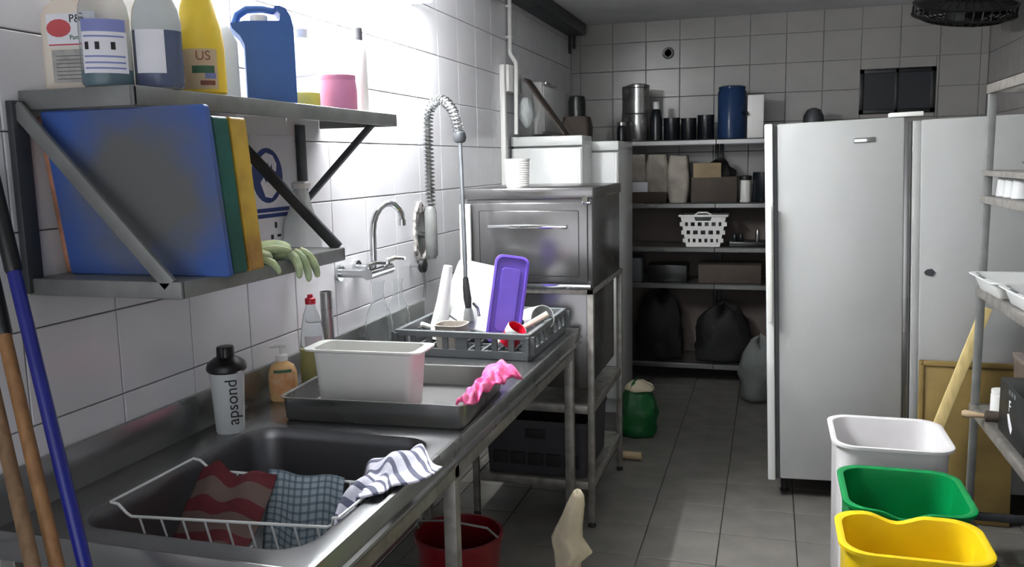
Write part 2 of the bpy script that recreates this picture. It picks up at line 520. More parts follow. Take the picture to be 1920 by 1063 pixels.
for dz, ins, r in ((0, 0, 0.075), (-0.012, 0.006, 0.072), (-0.03, 0.009, 0.07), (-0.17, 0.018, 0.07), (-0.195, 0.028, 0.066), (-0.208, 0.05, 0.05), (-0.212, 0.10, 0.03)):
    rs.append(rr(*hc, hh[0] - ins, hh[1] - ins, r, ZC + dz, 7))
g.loft(rs, cap0=False)
bas = make('basin', g, 'basin', ct, ang=1.2)
make('drain', G().lathe([(0.035, 0), (0.035, 0.004), (0.02, 0.005), (0.018, 0.002)], (hc[0], hc[1], ZC - 0.2125), 20), 'chrome', bas)
g = G()
g.loft([rr(0.36, 2.36, 0.25, 0.33, 0.05, ZC - 0.006), rr(0.36, 2.36, 0.245, 0.325, 0.06, ZC - 0.15), rr(0.36, 2.36, 0.18, 0.26, 0.06, ZC - 0.19)])
make('basin', g, 'basin', ct)
make('backsplash', G().box(0.0015, 0.014, 1.215, 3.40, ZC - 0.002, 0.972, 0.002), 'steel', ct)
# front and near-end aprons: rolled lip above, flange below
prof = [(0.694, ZC + 0.002), (0.702, ZC), (0.705, ZC - 0.008), (0.700, ZC - 0.048), (0.708, ZC - 0.052), (0.708, ZC - 0.06), (0.690, ZC - 0.06), (0.690, ZC - 0.01)]
make('front_apron', G().prism(prof, 1.213, 3.40), 'steel', ct, ang=0.5)
make('end_apron', G().box(0.006, 0.69, 1.213, 1.219, ZC - 0.06, ZC + 0.001, 0.002), 'steel', ct)
for x, y in ((0.672, 1.97), (0.672, 3.33), (0.672, 1.24), (0.03, 1.24), (0.03, 1.97), (0.03, 3.33)):
    make('leg', G().box(x - 0.018, x + 0.018, y - 0.018, y + 0.018, 0.0, ZC - 0.012, 0.004), 'fadedframe', ct)
make('rail', G().box(0.655, 0.69, 1.26, 3.31, ZC - 0.115, ZC - 0.08, 0.003), 'fadedframe', ct)

# ------------------------------------------------------------------ wall shelf with slanted brackets
sh = thing('wall_shelf', 'grey two tier metal wall shelf with slanted brackets', 'shelf', (0.0, 1.95, 1.33))
g = G()
g.box(0.0015, 0.278, 1.385, 2.59, 1.712, 1.720, 0.002)
g.box(0.268, 0.280, 1.383, 2.592, 1.682, 1.721, 0.003)
g.box(0.0015, 0.28, 1.383, 1.393, 1.682, 1.721, 0.003)
g.box(0.0015, 0.28, 2.582, 2.592, 1.682, 1.721, 0.003)
make('upper_board', g, 'greymetal', sh)
g = G()
g.box(0.0015, 0.37, 1.365, 2.02, 1.336, 1.345, 0.002)
g.box(0.360, 0.372, 1.363, 2.022, 1.312, 1.346, 0.003)
g.box(0.0015, 0.372, 1.360, 1.372, 1.312, 1.346, 0.003)
g.box(0.0015, 0.372, 2.012, 2.024, 1.312, 1.346, 0.003)
make('lower_board', g, 'greymetal', sh)
for y, z0, z1 in ((1.37, 1.316, 1.70), (2.018, 1.316, 1.70), (2.445, 1.44, 1.69)):
    make('upright', G().box(0.0015, 0.018, y - 0.019, y + 0.019, z0, z1, 0.002), 'darkmetal', sh)
def bar(p, q, w, t, name, par, m):
    p = Vector(p); q = Vector(q); L = (q - p).length
    z = (q - p).normalized(); y = Vector((0, 1, 0)); x = y.cross(z).normalized()
    Mx = Matrix.Identity(4)
    for i in range(3): Mx[i][0] = x[i]; Mx[i][1] = y[i]; Mx[i][2] = z[i]; Mx[i][3] = p[i]
    return make(name, G().box(-w / 2, w / 2, -t / 2, t / 2, 0, L, 0.002, M=Mx), m, par)
bar((0.012, 1.366, 1.688), (0.345, 1.366, 1.338), 0.030, 0.012, 'brace', sh, 'greymetal')
bar((0.012, 2.018, 1.688), (0.355, 2.018, 1.345), 0.030, 0.012, 'brace', sh, 'darkmetal')
bar((0.014, 2.455, 1.452), (0.262, 2.455, 1.690), 0.018, 0.018, 'brace', sh, 'darkmetal')

# cutting boards standing on the lower shelf
def board(label, m, x0, x1, yb, yt, z0, z1, t, hole=False):
    g = G()
    rings = []
    for e in (0.004, 0.0):
        pass
    n = 4
    def P(x, z, dy):
        k = (z - z0) / (z1 - z0)
        return (x, yb + (yt - yb) * k + dy, z)
    base = [(p[0], p[1]) for p in rr((x0 + x1) / 2, (z0 + z1) / 2, (x1 - x0) / 2, (z1 - z0) / 2, 0.007, 0, n)]
    ins = [(p[0], p[1]) for p in rr((x0 + x1) / 2, (z0 + z1) / 2, (x1 - x0) / 2 - 0.003, (z1 - z0) / 2 - 0.003, 0.005, 0, n)]
    g.loft([[P(*p, 0.0) for p in ins], [P(*p, 0.003) for p in base], [P(*p, t - 0.003) for p in base], [P(*p, t) for p in ins]])
    return single('cutting_board', label, 'cutting board', g, m, ((x0 + x1) / 2, yb, z0), 'cutting boards on the wall shelf')
ZS = 1.3455
board('large scratched blue cutting board facing out on the wall shelf', 'blue', 0.036, 0.424, 1.440, 1.397, ZS, 1.680, 0.018)
board('tan cutting board whose edge shows beside the blue board', 'pinkb', 0.005, 0.36, 1.459, 1.418, ZS, 1.672, 0.012)
board('dark green cutting board between the blue and yellow boards', 'green', 0.02, 0.410, 1.475, 1.438, ZS, 1.661, 0.052)
board('yellow cutting board at the far end of the board row', 'yellowb', 0.02, 0.412, 1.533, 1.496, ZS, 1.661, 0.052)

# safety sign on the wall behind the shelf
sg = thing('wall_sign', 'white safety sheet with round blue pictogram on the wall', 'sign', (0.0, 2.3, 1.30))
make('sheet', G().box(0.0006, 0.003, 2.17, 2.42, 1.27, 1.655, 0.0005), 'paper', sg)
Ms = Matrix(((0, 0, 1, 0.0), (1, 0, 0, 0.0), (0, 1, 0, 0.0), (0, 0, 0, 1)))
def disc(name, r, y, z, x, m, par, sx=1.0):
    g = G(); g.lathe([(r, 0), (r, 0.0006)], (0, 0, 0), 28, sx=sx)
    for v in g.bm.verts: v.co = Vector((x + v.co.z, y + v.co.x, z + v.co.y))
    return make(name, g, m, par, smooth=False)
disc('pictogram_disc', 0.082, 2.255, 1.535, 0.0032, 'inkblue', sg)
# white hand under a tap, simplified blob strokes
g = G()
g.prism([(2.222, 1.59), (2.25, 1.603), (2.285, 1.595), (2.305, 1.57), (2.300, 1.545), (2.282, 1.553), (2.277, 1.572), (2.268, 1.553), (2.258, 1.575), (2.248, 1.552), (2.236, 1.57), (2.226, 1.548), (2.214, 1.56)], 0.004, 0.0046, axis='X')
g.prism([(2.214, 1.515), (2.232, 1.53), (2.246, 1.512), (2.256, 1.53), (2.268, 1.512), (2.285, 1.532), (2.302, 1.515), (2.296, 1.485), (2.27, 1.467), (2.236, 1.472)], 0.004, 0.0046, axis='X')
make('pictogram_hand', g, 'paper', sg, smooth=False)
for z in (1.432, 1.415):
    make('print_bar', G().box(0.003, 0.0036, 2.19, 2.40, z - 0.006, z + 0.006), 'inkblue', sg, smooth=False)
for y, z, w, h in ((2.285, 1.385, 0.012, 0.018), (2.262, 1.35, 0.014, 0.014), (2.30, 1.352, 0.02, 0.008), (2.33, 1.352, 0.012, 0.016), (2.35, 1.355, 0.008, 0.018), (2.29, 1.325, 0.05, 0.004)):
    make('print_mark', G().box(0.003, 0.0036, y - w / 2, y + w / 2, z - h / 2, z + h / 2), 'ink', sg, smooth=False)

# translucent spray bottle on the lower shelf
def spray_bottle(name, label, x, y, z, h, r, body, liquid, fill, rz, lab=None, group=None, cap='whitep', head=True):
    t = thing(name, label, 'bottle', (x, y, z), group, (0, 0, rz), world=False)
    pr = [(r * 0.86, 0), (r, 0.008), (r, h * 0.50), (r * 0.93, h * 0.60), (r * 0.60, h * 0.74), (r * 0.36, h * 0.82), (r * 0.34, h * 0.86)]
    make('body', G().lathe(pr, seg=24, sy=0.62), body, t)
    if liquid:
        pl = [(r * 0.84, 0.003)] + [(r * 0.95, 0.009), (r * 0.95, h * min(fill, 0.5))]
        if fill > 0.5: pl.append((r * 0.8, h * fill))
        make('liquid', G().lathe(pl, seg=24, sy=0.60), liquid, t)
    if head:
        c = make('collar', G().lathe([(r * 0.42, h * 0.85), (r * 0.42, h * 0.91), (r * 0.3, h * 0.92)], seg=18), cap, t)
        g = G()
        g.prism([(-0.022, h * 0.915), (0.016, h * 0.915), (0.03, h * 0.955), (0.05, h * 0.96), (0.05, h * 0.995), (-0.03, h * 1.0), (-0.03, h * 0.95)], -0.011, 0.011)
        make('spray_head', g, cap, t)
        make('trigger', G().tube([(0.03, 0, h * 0.955), (0.04, 0, h * 0.92), (0.037, 0, h * 0.87)], [0.006, 0.005, 0.004], 8), cap, t)
    return t
t = thing('wall_dispenser', 'milky white soap dispenser hanging on the tiled wall', 'dispenser', (0.045, 2.365, 1.27), world=False)
make('reservoir', G().loft([rr(0, 0, 0.038, 0.062, 0.02, 0.0), rr(0, 0, 0.042, 0.066, 0.022, 0.02), rr(0, 0, 0.038, 0.058, 0.02, 0.11), rr(0, 0, 0.028, 0.032, 0.02, 0.17), rr(0, 0, 0.022, 0.024, 0.018, 0.215), rr(0, 0, 0.016, 0.018, 0.014, 0.225)]), 'milky', t)
make('lid', G().loft([rr(0.004, 0, 0.024, 0.028, 0.015, 0.222), rr(0.004, 0, 0.024, 0.028, 0.015, 0.238), rr(0.004, 0, 0.018, 0.02, 0.012, 0.244)]), 'whitep', t)
make('spout', G().tube([(0.0, 0, 0.003), (0.004, 0, -0.02), (0.012, 0, -0.03)], [0.012, 0.010, 0.007], 10), 'whitep', t)

# rubber gloves flopped over the lower shelf edge
gl = thing('rubber_gloves', 'pale green rubber gloves draped over the lower shelf edge', 'gloves', (0.33, 1.73, ZS))
g = G()
def blob(path, r, seg=10): g.tube(path, r, seg)
blob([(0.25, 1.66, ZS + 0.014), (0.30, 1.70, ZS + 0.022), (0.345, 1.735, ZS + 0.026), (0.375, 1.76, ZS + 0.018)], [0.012, 0.022, 0.027, 0.020])
for k, (dy, L) in enumerate(((-0.012, 0.045), (0.012, 0.06), (0.036, 0.055))):
    blob([(0.365, 1.757 + dy, ZS + 0.02), (0.392, 1.762 + dy * 1.3, ZS + 0.004), (0.400, 1.764 + dy * 1.6, ZS - L * 0.55), (0.398, 1.765 + dy * 1.8, ZS - L)], [0.013, 0.012, 0.011, 0.007], 8)
make('glove', g, 'glove', gl, sub=1)
g = G()
blob([(0.24, 1.61, ZS + 0.013), (0.29, 1.625, ZS + 0.020), (0.34, 1.65, ZS + 0.020), (0.385, 1.665, ZS + 0.014)], [0.012, 0.021, 0.02, 0.013])
blob([(0.33, 1.655, ZS + 0.022), (0.365, 1.70, ZS + 0.034), (0.392, 1.735, ZS + 0.02)], [0.013, 0.012, 0.008], 8)
blob([(0.35, 1.645, ZS + 0.015), (0.39, 1.66, ZS + 0.006), (0.397, 1.668, ZS - 0.028)], [0.012, 0.010, 0.007], 8)
make('glove', g, 'glove', gl, sub=1)

# ------------------------------------------------------------------ bottles on the upper shelf
ZT = 1.7212
def label_band(par, hx, hy, r, z0, z1, a0, a1, m, name='label', out=0.0008):
    """curved label on an elliptical body from angle a0 to a1"""
    g = G(); n = 10
    A = [(math.cos(a) * (hx + out), math.sin(a) * (hy + out)) for a in [a0 + (a1 - a0) * i / n for i in range(n + 1)]]
    lo = g.ring([(x, y, z0) for x, y in A]); hi = g.ring([(x, y, z1) for x, y in A])
    for i in range(n): g.bm.faces.new((lo[i], lo[i + 1], hi[i + 1], hi[i]))
    return make(name, g, m, par)

# 1 cream jug with printed label
j = thing('cleaner_jug', 'cream plastic cleaner jug with red splash label at shelf end', 'jug', (0.084, 1.492, ZT), rot=(0, 0, 0.16), world=False)
g = G()
g.loft([rr(0, 0, 0.066, 0.058, 0.022, 0.0), rr(0, 0, 0.070, 0.062, 0.024, 0.006), rr(0, 0, 0.070, 0.062, 0.026, 0.150), rr(0.002, 0, 0.064, 0.058, 0.03, 0.168),
        rr(0.012, 0, 0.048, 0.042, 0.03, 0.196), rr(0.02, 0, 0.026, 0.026, 0.025, 0.222), rr(0.02, 0, 0.02, 0.02, 0.019, 0.245)])
make('body', g, 'cream', j)
make('cap', G().lathe([(0.024, 0.243), (0.024, 0.27), (0.022, 0.273)], (0.02, 0, 0), 20), 'whitep', j)
make('handle', G().tube([(-0.048, 0, 0.165), (-0.062, 0, 0.19), (-0.05, 0, 0.228), (-0.015, 0, 0.238), (0.01, 0, 0.228)], 0.011, 10), 'cream', j)
F = -0.0628
lb = make('label', G().box(-0.044, 0.064, F - 0.0004, F + 0.0006, 0.086, 0.150), 'paper', j, smooth=False)
lb2 = make('label', G().box(-0.038, 0.064, F - 0.0004, F + 0.0006, 0.016, 0.080), 'papergrey', j, smooth=False)
disc_g = G(); disc_g.lathe([(0.022, 0), (0.022, 0.0006)], seg=14, sx=1.2, sy=0.8)
for v in disc_g.bm.verts: v.co = Vector((-0.018 + v.co.x, F - 0.0005 - v.co.z, 0.122 + v.co.y))
make('print_splash', disc_g, 'inkred', lb, smooth=False)
textmesh('lettering', 'P&G', 0.022, 'ink', lb, face_M((0.026, F - 0.0008, 0.139), (1, 0, 0), (0, 0, 1)))
textmesh('lettering', 'Pamg', 0.013, 'inkgreen', lb, face_M((0.018, F - 0.0008, 0.103), (1, 0, 0), (0, 0, 1)))
make('print_line', G().box(-0.042, 0.064, F - 0.0008, F, 0.088, 0.091), 'inkred', lb, smooth=False)
for k in range(7):
    make('print_line', G().box(-0.030, 0.058, F - 0.0008, F, 0.022 + k * 0.0075, 0.0235 + k * 0.0075), 'greyp', lb2, smooth=False)

# 2 and 3 spray bottles
s1 = spray_bottle('spray_bottle', 'clear spray bottle with lavender label and teal liquid', 0.188, 1.425, ZT, 0.262, 0.047, 'clear', 'liqteal', 0.13, 0.69)
A0 = math.radians(-62)
def spray_label(t, h, r, ang, m2):
    c = make('label', G(), 'paper', t) if False else None
    l = label_band(t, r, r * 0.62, 0, h * 0.10, h * 0.40, ang - 1.0, ang + 0.95, 'paper')
    label_band(l, r, r * 0.62, 0, h * 0.40, h * 0.49, ang - 1.0, ang + 0.9, m2, 'label_header', 0.0010)
    for da in (-0.75, -0.3, 0.3):
        label_band(l, r, r * 0.62, 0, h * 0.27, h * 0.325, ang + da - 0.09, ang + da + 0.09, 'ink', 'print_mark', 0.0013)
    for hz in (0.13, 0.17, 0.215, 0.36):
        label_band(l, r, r * 0.62, 0, h * hz, h * (hz + 0.012), ang - 0.9, ang + 0.8, 'inklav', 'print_line', 0.0013)
spray_label(s1, 0.262, 0.047, math.radians(-90), 'inklav')
s2 = spray_bottle('spray_bottle', 'clear spray bottle half full of deep blue liquid', 0.250, 1.500, ZT, 0.262, 0.047, 'clear', 'liqblue', 0.44, 0.69)
label_band(s2, 0.047, 0.0292, 0, 0.03, 0.115, math.radians(-150), math.radians(-75), 'paper')
# 4 pale bottle behind
t = thing('detergent_bottle', 'pale cream detergent bottle behind the blue spray bottle', 'bottle', (0.150, 1.605, ZT), world=False)
make('body', G().lathe([(0.040, 0), (0.044, 0.006), (0.044, 0.13), (0.036, 0.17), (0.02, 0.22), (0.017, 0.235)], seg=24, sy=0.8), 'milky', t)
make('cap', G().lathe([(0.020, 0.235), (0.020, 0.262), (0.016, 0.265)], seg=18), 'whitep', t)
label_band(t, 0.044, 0.0352, 0, 0.05, 0.12, -1.8, -0.3, 'paper')
# 5 yellow bottle
t = thing('detergent_bottle', 'yellow detergent bottle with US lettering on its label', 'bottle', (0.218, 1.680, ZT), world=False)
make('body', G().lathe([(0.050, 0), (0.056, 0.006), (0.055, 0.10), (0.050, 0.15), (0.038, 0.20), (0.021, 0.235), (0.018, 0.25)], seg=28, sy=0.8), 'yellowbtl', t)
make('cap', G().lathe([(0.021, 0.25), (0.021, 0.275), (0.015, 0.28)], seg=18), 'inkred', t)
an = math.radians(-58)
l = label_band(t, 0.0562, 0.045, 0, 0.012, 0.098, an - 0.95, an + 0.65, mat('label_tan', (206, 184, 150), 0.6, var=0.05))
pd = Vector((math.cos(an), math.sin(an), 0)); rt = Vector((-math.sin(an), math.cos(an), 0))
label_band(l, 0.0562, 0.045, 0, 0.046, 0.062, an - 0.4, an + 0.5, 'inkgreen', 'print_mark', 0.0014)
label_band(l, 0.0562, 0.045, 0, 0.034, 0.046, an + 0.1, an + 0.55, 'inklav', 'print_mark', 0.0014)
label_band(l, 0.0562, 0.045, 0, 0.020, 0.030, an - 0.1, an + 0.5, 'inkbrown', 'print_mark', 0.0014)
textmesh('lettering', 'US', 0.028, 'inkbrown', l, face_M((0.0572 * math.cos(an + 0.1), 0.0455 * math.sin(an + 0.1) - 0.0045, 0.082), rt, (0, 0, 1)))
# 6 white translucent jug
t = thing('detergent_jug', 'translucent white jug between yellow bottle and blue can', 'jug', (0.105, 1.868, ZT), world=False)
g = G()
g.loft([rr(0, 0, 0.055, 0.052, 0.02, 0), rr(0, 0, 0.058, 0.055, 0.022, 0.006), rr(0, 0, 0.058, 0.055, 0.024, 0.15), rr(0, 0, 0.04, 0.04, 0.03, 0.20), rr(0, 0, 0.02, 0.02, 0.019, 0.225), rr(0, 0, 0.019, 0.019, 0.018, 0.24)])
make('body', g, 'milky', t)
make('cap', G().lathe([(0.022, 0.238), (0.022, 0.262), (0.018, 0.265)], seg=18), 'whitep', t)
# 7 blue jerrycan: profile in local XZ, thickness in Y
t = thing('jerry_can', 'blue plastic jerry can with grip handle on the upper shelf', 'canister', (0.195, 1.995, ZT), rot=(0, 0, 0.62), world=False)
outl = [(-0.060, 0.0), (0.062, 0.0), (0.062, 0.19), (0.056, 0.218), (0.044, 0.238), (0.030, 0.243), (0.018, 0.243), (0.022, 0.232), (0.030, 0.222), (0.028, 0.206), (-0.060, 0.203), (-0.092, 0.196), (-0.088, 0.184), (-0.070, 0.166), (-0.060, 0.145)]
g = G(); g.prism(outl, -0.045, 0.045)
make('body', g, 'bluecan', t, ang=0.5)
hd = make('handle', G().tube([(0.020, 0, 0.236), (-0.01, 0, 0.240), (-0.05, 0, 0.237), (-0.072, 0, 0.222), (-0.080, 0, 0.200)], 0.010, 10), 'bluecan', t)
make('cap', G().lathe([(0.022, 0.195), (0.022, 0.222), (0.018, 0.225)], (-0.02, 0.0, 0), 18), 'whitep', t)
bpy.context.view_layer.update()
# 8 clear bottle with yellow liquid
t = thing('soap_bottle', 'clear bottle with bright yellow liquid beside the blue can', 'bottle', (0.165, 2.215, ZT), world=False)
make('body', G().lathe([(0.040, 0), (0.044, 0.006), (0.044, 0.13), (0.02, 0.18), (0.016, 0.20)], seg=24), 'clear', t)
make('liquid', G().lathe([(0.038, 0.003), (0.042, 0.008), (0.042, 0.045)], seg=24), 'liqyel', t)
make('cap', G().lathe([(0.018, 0.198), (0.018, 0.222)], seg=16), 'whitep', t)
# 9 mauve tub
t = thing('powder_tub', 'short mauve pink tub near the end of the shelf', 'tub', (0.2, 2.352, ZT), world=False)
make('body', G().lathe([(0.050, 0), (0.055, 0.005), (0.056, 0.06), (0.052, 0.092)], seg=28), 'pinkp', t)
make('lid', G().lathe([(0.053, 0.092), (0.053, 0.104), (0.049, 0.107)], seg=28), 'pinkp', t)
# 10 tall white bottle
t = thing('spray_can', 'tall slim white spray can at the shelf end', 'bottle', (0.2, 2.497, ZT), world=False)
make('body', G().lathe([(0.024, 0), (0.026, 0.004), (0.026, 0.19), (0.020, 0.215), (0.014, 0.225)], seg=22), 'whitep', t)
make('cap', G().lathe([(0.015, 0.225), (0.015, 0.262), (0.010, 0.268)], seg=16), 'greyp', t)

# ------------------------------------------------------------------ on the counter
# wire basket hung in the sink
wb = thing('wire_basket', 'white wire dish basket hung inside the near sink', 'dish rack', (0.40, 1.52, 0.75))
WR = 0.0032
A = Vector((0.150, 1.372, 0.8805)); B = Vector((0.150, 1.640, 0.8805)); Cc = Vector((0.655, 1.655, 0.8805)); D = Vector((0.652, 1.415, 0.8805))
a2 = Vector((0.195, 1.378, 0.851)); d2 = Vector((0.618, 1.430, 0.851)); b2 = Vector((0.195, 1.650, 0.851)); c2 = Vector((0.618, 1.665, 0.851))
def wp(name, path, r=WR): return make(name, G().tube(path, r, 7), 'white', wb)
wp('rim_wire', [A, B]); wp('rim_wire', [D, Cc])
wp('rim_wire', [A, A + Vector((0.018, 0.001, -0.003)), a2 + Vector((-0.012, 0, 0.006)), a2, d2, d2 + Vector((0.012, 0, 0.006)), D - Vector((0.012, 0, 0.002)), D])
wp('rim_wire', [B, B + Vector((0.018, 0.001, -0.003)), b2 + Vector((-0.012, 0, 0.006)), b2, c2, c2 + Vector((0.012, 0, 0.006)), Cc - Vector((0.012, 0, 0.002)), Cc])
zb = 0.688
for k in range(9):
    f = (k + 0.35) / 8.8
    p = a2.lerp(d2, f); q = b2.lerp(c2, f)
    wp('basket_wire', [p, (p.x + 0.004, p.y + 0.012, p.z - 0.055), (p.x, p.y + 0.03, zb), (q.x, q.y - 0.03, zb), q], 0.0024)
for f in (0.0, 0.5, 1.0):
    p = a2.lerp(b2, 0.15 + 0.7 * f); q = d2.lerp(c2, 0.15 + 0.7 * f)
    wp('basket_wire', [(p.x, p.y, zb - 0.004), (q.x, q.y, zb - 0.004)], 0.0024)
def nz(x, y, z, s=1.0): return noise.noise(Vector((x * s, y * s, z * s)))
# red towel
def redf(u, v):
    x = 0.172 + 0.200 * u + 0.004 * v
    y = 1.642 - 0.150 * v
    z = 0.858 - 0.120 * v ** 0.9 + 0.004 * math.sin(u * 9 + v * 3) + 0.014 * nz(u * 3, v * 3, 0.4) + 0.022 * math.exp(-((u - 0.25) / 0.12) ** 2) * (1 - v) - 0.03 * (1 - u) ** 3 * v
    return (x, y, z)
single('red_towel', 'crumpled red striped towel lying in the sink basket', 'towel', G().sheet(redf, 30, 26), 'redtowel', (0.3, 1.53, 0.80), solid=0.004)
def chkf(u, v):
    x = 0.352 + 0.195 * u + 0.002 * v
    y = 1.644 - 0.050 * v + 0.006 * math.sin(u * 11)
    z = 0.868 - 0.172 * v + 0.003 * math.sin(u * 8 + 1) + 0.012 * nz(u * 2, v * 2, 2.0)
    return (x, y, z)
single('checked_towel', 'blue and white checked towel hanging in the sink basket', 'towel', G().sheet(chkf, 26, 26), 'check', (0.48, 1.6, 0.80), solid=0.004)
# striped cloth over the front rim
def strf(u, v):
    # u runs along the rim away from the viewer, v from inside the basin over the rim to the outside
    w = 0.050 + 0.120 * min(1, u * 1.15) ** 0.9
    cx = 0.600 + 0.058 * u
    a = (v - 0.5) * 2
    x = cx + w * a * 0.62 + 0.012 * math.sin(u * 14 + v * 4)
    y = 1.468 + 0.350 * u - 0.10 * max(0, a) * u + 0.014 * math.sin(v * 9 + u * 3)
    z = 0.866 + 0.042 * min(1, u * 1.6) - (0.085 if a < 0 else 0.045) * abs(a) ** 1.8 - 0.035 * (1 - u) ** 2 - 0.022 * u ** 6
    z += (0.012 * math.sin(u * 17 + v * 5) * min(1, 0.3 + u) + 0.010 * math.sin(v * 16 + u * 7)) * (1 - 0.8 * u ** 5) + 0.014 * nz(u * 3, v * 3, 7.0)
    if x > HX1 - 0.01: z = max(z, ZC + 0.013 + 0.006 * nz(u * 6, v * 5, 1))
    return (x, y, z)
single('striped_cloth', 'grey and white striped cloth bunched over the sink rim', 'cloth', G().sheet(strf, 44, 34), 'stripe', (0.65, 1.63, 0.88), solid=0.004)

# shaker bottle
t = thing('shaker_bottle', 'clear shaker bottle with black cap and vertical lettering', 'bottle', (0.098, 1.862, ZC + 0.0005), world=False)
g = G()
g.lathe([(0.034, 0), (0.036, 0.004), (0.044, 0.165), (0.044, 0.168), (0.0415, 0.168), (0.033, 0.006)], seg=28, cap1=False)
make('cup', g, 'milky', t)
make('lid', G().lathe([(0.046, 0.163), (0.0505, 0.168), (0.0505, 0.178), (0.046, 0.188), (0.030, 0.199), (0.023, 0.202), (0.022, 0.226), (0.020, 0.229)], seg=28), 'darkp', t)
make('sip_tab', G().box(-0.010, 0.010, -0.026, -0.008, 0.200, 0.231, 0.003), 'darkp', t)
dirv = Vector((1.444 - 0.098, -1.862, 0)).normalized(); side = Vector((-dirv.y, dirv.x, 0))
pc = dirv * 0.0408 + side * 0.009
textmesh('lettering', 'apsond', 0.043, 'ink', t, face_M((pc.x, pc.y, 0.088), (dirv.x * 0.06, dirv.y * 0.06, 1), -side))

# soap dispenser
t = thing('soap_dispenser', 'cream hand soap dispenser with white pump by the backsplash', 'dispenser', (0.072, 2.165, ZC + 0.0005), rot=(0, 0, 0.55), world=False)
make('body', G().lathe([(0.036, 0), (0.040, 0.005), (0.042, 0.05), (0.041, 0.085), (0.034, 0.105), (0.016, 0.117), (0.014, 0.122)], seg=26, sy=0.7), 'soapbody', t)
label_band(t, 0.0425, 0.0298, 0, 0.022, 0.088, -2.5, -0.64, mat('soap_label', (214, 150, 96), 0.5, var=0.0, rgb2=(226, 190, 150), scale=30))
label_band(t, 0.0425, 0.0298, 0, 0.088, 0.097, -2.2, -0.94, 'inkgreen', 'label_header', 0.0011)
pm = make('pump', G().lathe([(0.017, 0.120), (0.017, 0.136), (0.008, 0.138), (0.006, 0.140), (0.006, 0.162)], seg=18), 'whitep', t)
make('nozzle', G().tube([(0.014, 0, 0.166), (-0.012, 0, 0.168), (-0.034, 0, 0.164)], [0.008, 0.008, 0.005], 10), 'whitep', pm)
# dish soap bottle
t = thing('dish_soap_bottle', 'clear bottle of olive dish soap with red cap', 'bottle', (0.098, 2.30, ZC + 0.0005), rot=(0, 0, 0.4), world=False)
make('body', G().lathe([(0.036, 0), (0.040, 0.006), (0.040, 0.13), (0.034, 0.18), (0.024, 0.235), (0.015, 0.258), (0.014, 0.27)], seg=26, sy=0.72), 'clear', t)
make('liquid', G().lathe([(0.034, 0.003), (0.038, 0.008), (0.038, 0.128)], seg=26, sy=0.70), 'liqsoap', t)
make('cap', G().lathe([(0.0165, 0.268), (0.0165, 0.285), (0.009, 0.288), (0.008, 0.297)], seg=16), 'redp', t)
label_band(t, 0.034, 0.0245, 0, 0.12, 0.17, -2.2, -0.5, mat('clear_label', (206, 190, 196), 0.5, var=0.1, trans=0.5))
# standpipe
g = G(); g.lathe([(0.020, 0), (0.020, 0.285), (0.0175, 0.285), (0.0175, 0.01)], (0.075, 2.44, ZC + 0.0005), 24, cap1=False)
single('standpipe', 'upright stainless overflow pipe beside the dish soap bottle', 'pipe', g, 'steel', (0.075, 2.44, ZC + 0.0005))
# clear carafes
for (x, y, h, r, lab) in ((0.085, 2.80, 0.27, 0.052, 'tall clear glass carafe left of the dish crate'), (0.078, 2.985, 0.25, 0.045, 'clear glass carafe standing behind the other carafe')):
    t = thing('glass_carafe', lab, 'carafe', (x, y, ZC + 0.0005), 'glass carafes', world=False)
    make('body', G().lathe([(r * 0.85, 0), (r, 0.008), (r, h * 0.42), (r * 0.8, h * 0.58), (r * 0.42, h * 0.74), (r * 0.40, h * 0.93), (r * 0.52, h), (r * 0.48, h), (r * 0.36, h * 0.93), (r * 0.37, h * 0.74), (r * 0.74, h * 0.58), (r * 0.94, h * 0.42), (r * 0.93, 0.014)], seg=24, cap1=True), 'glass', t)

# steel tray
def tub(g, cx, cy, rings, M=None):
    g.loft([rr(cx, cy, a, b, r, z) for a, b, r, z in rings], M=M)
    return g
TR = Matrix.Translation((0.428, 2.20, 0)) @ Matrix.Rotation(0.06, 4, 'Z') @ Matrix.Translation((-0.428, -2.20, 0))
g = tub(G(), 0.428, 2.20, [(0.252, 0.201, 0.02, ZC + 0.0008), (0.257, 0.206, 0.022, 0.88), (0.260, 0.209, 0.022, 0.936), (0.267, 0.216, 0.025, 0.939), (0.267, 0.216, 0.025, 0.941), (0.257, 0.206, 0.02, 0.940), (0.253, 0.202, 0.02, 0.882), (0.243, 0.192, 0.02, 0.879)], M=TR)
single('steel_tray', 'deep rectangular stainless tray on the counter between sink and crate', 'tray', g, 'steel', (0.428, 2.20, ZC), ang=0.7)
# white tub in the tray
t = thing('storage_tub', 'white plastic storage tub standing in the steel tray', 'tub', (0.362, 2.16, 0.8797), world=False, rot=(0, 0, 0.05))
g = tub(G(), 0, 0, [(0.134, 0.050, 0.02, 0.0), (0.139, 0.055, 0.022, 0.006), (0.152, 0.063, 0.025, 0.160), (0.178, 0.070, 0.025, 0.165), (0.178, 0.070, 0.025, 0.170), (0.150, 0.061, 0.024, 0.170), (0.136, 0.052, 0.02, 0.010)])
make('tub_body', g, 'cream' if False else 'whitep', t, ang=0.7)
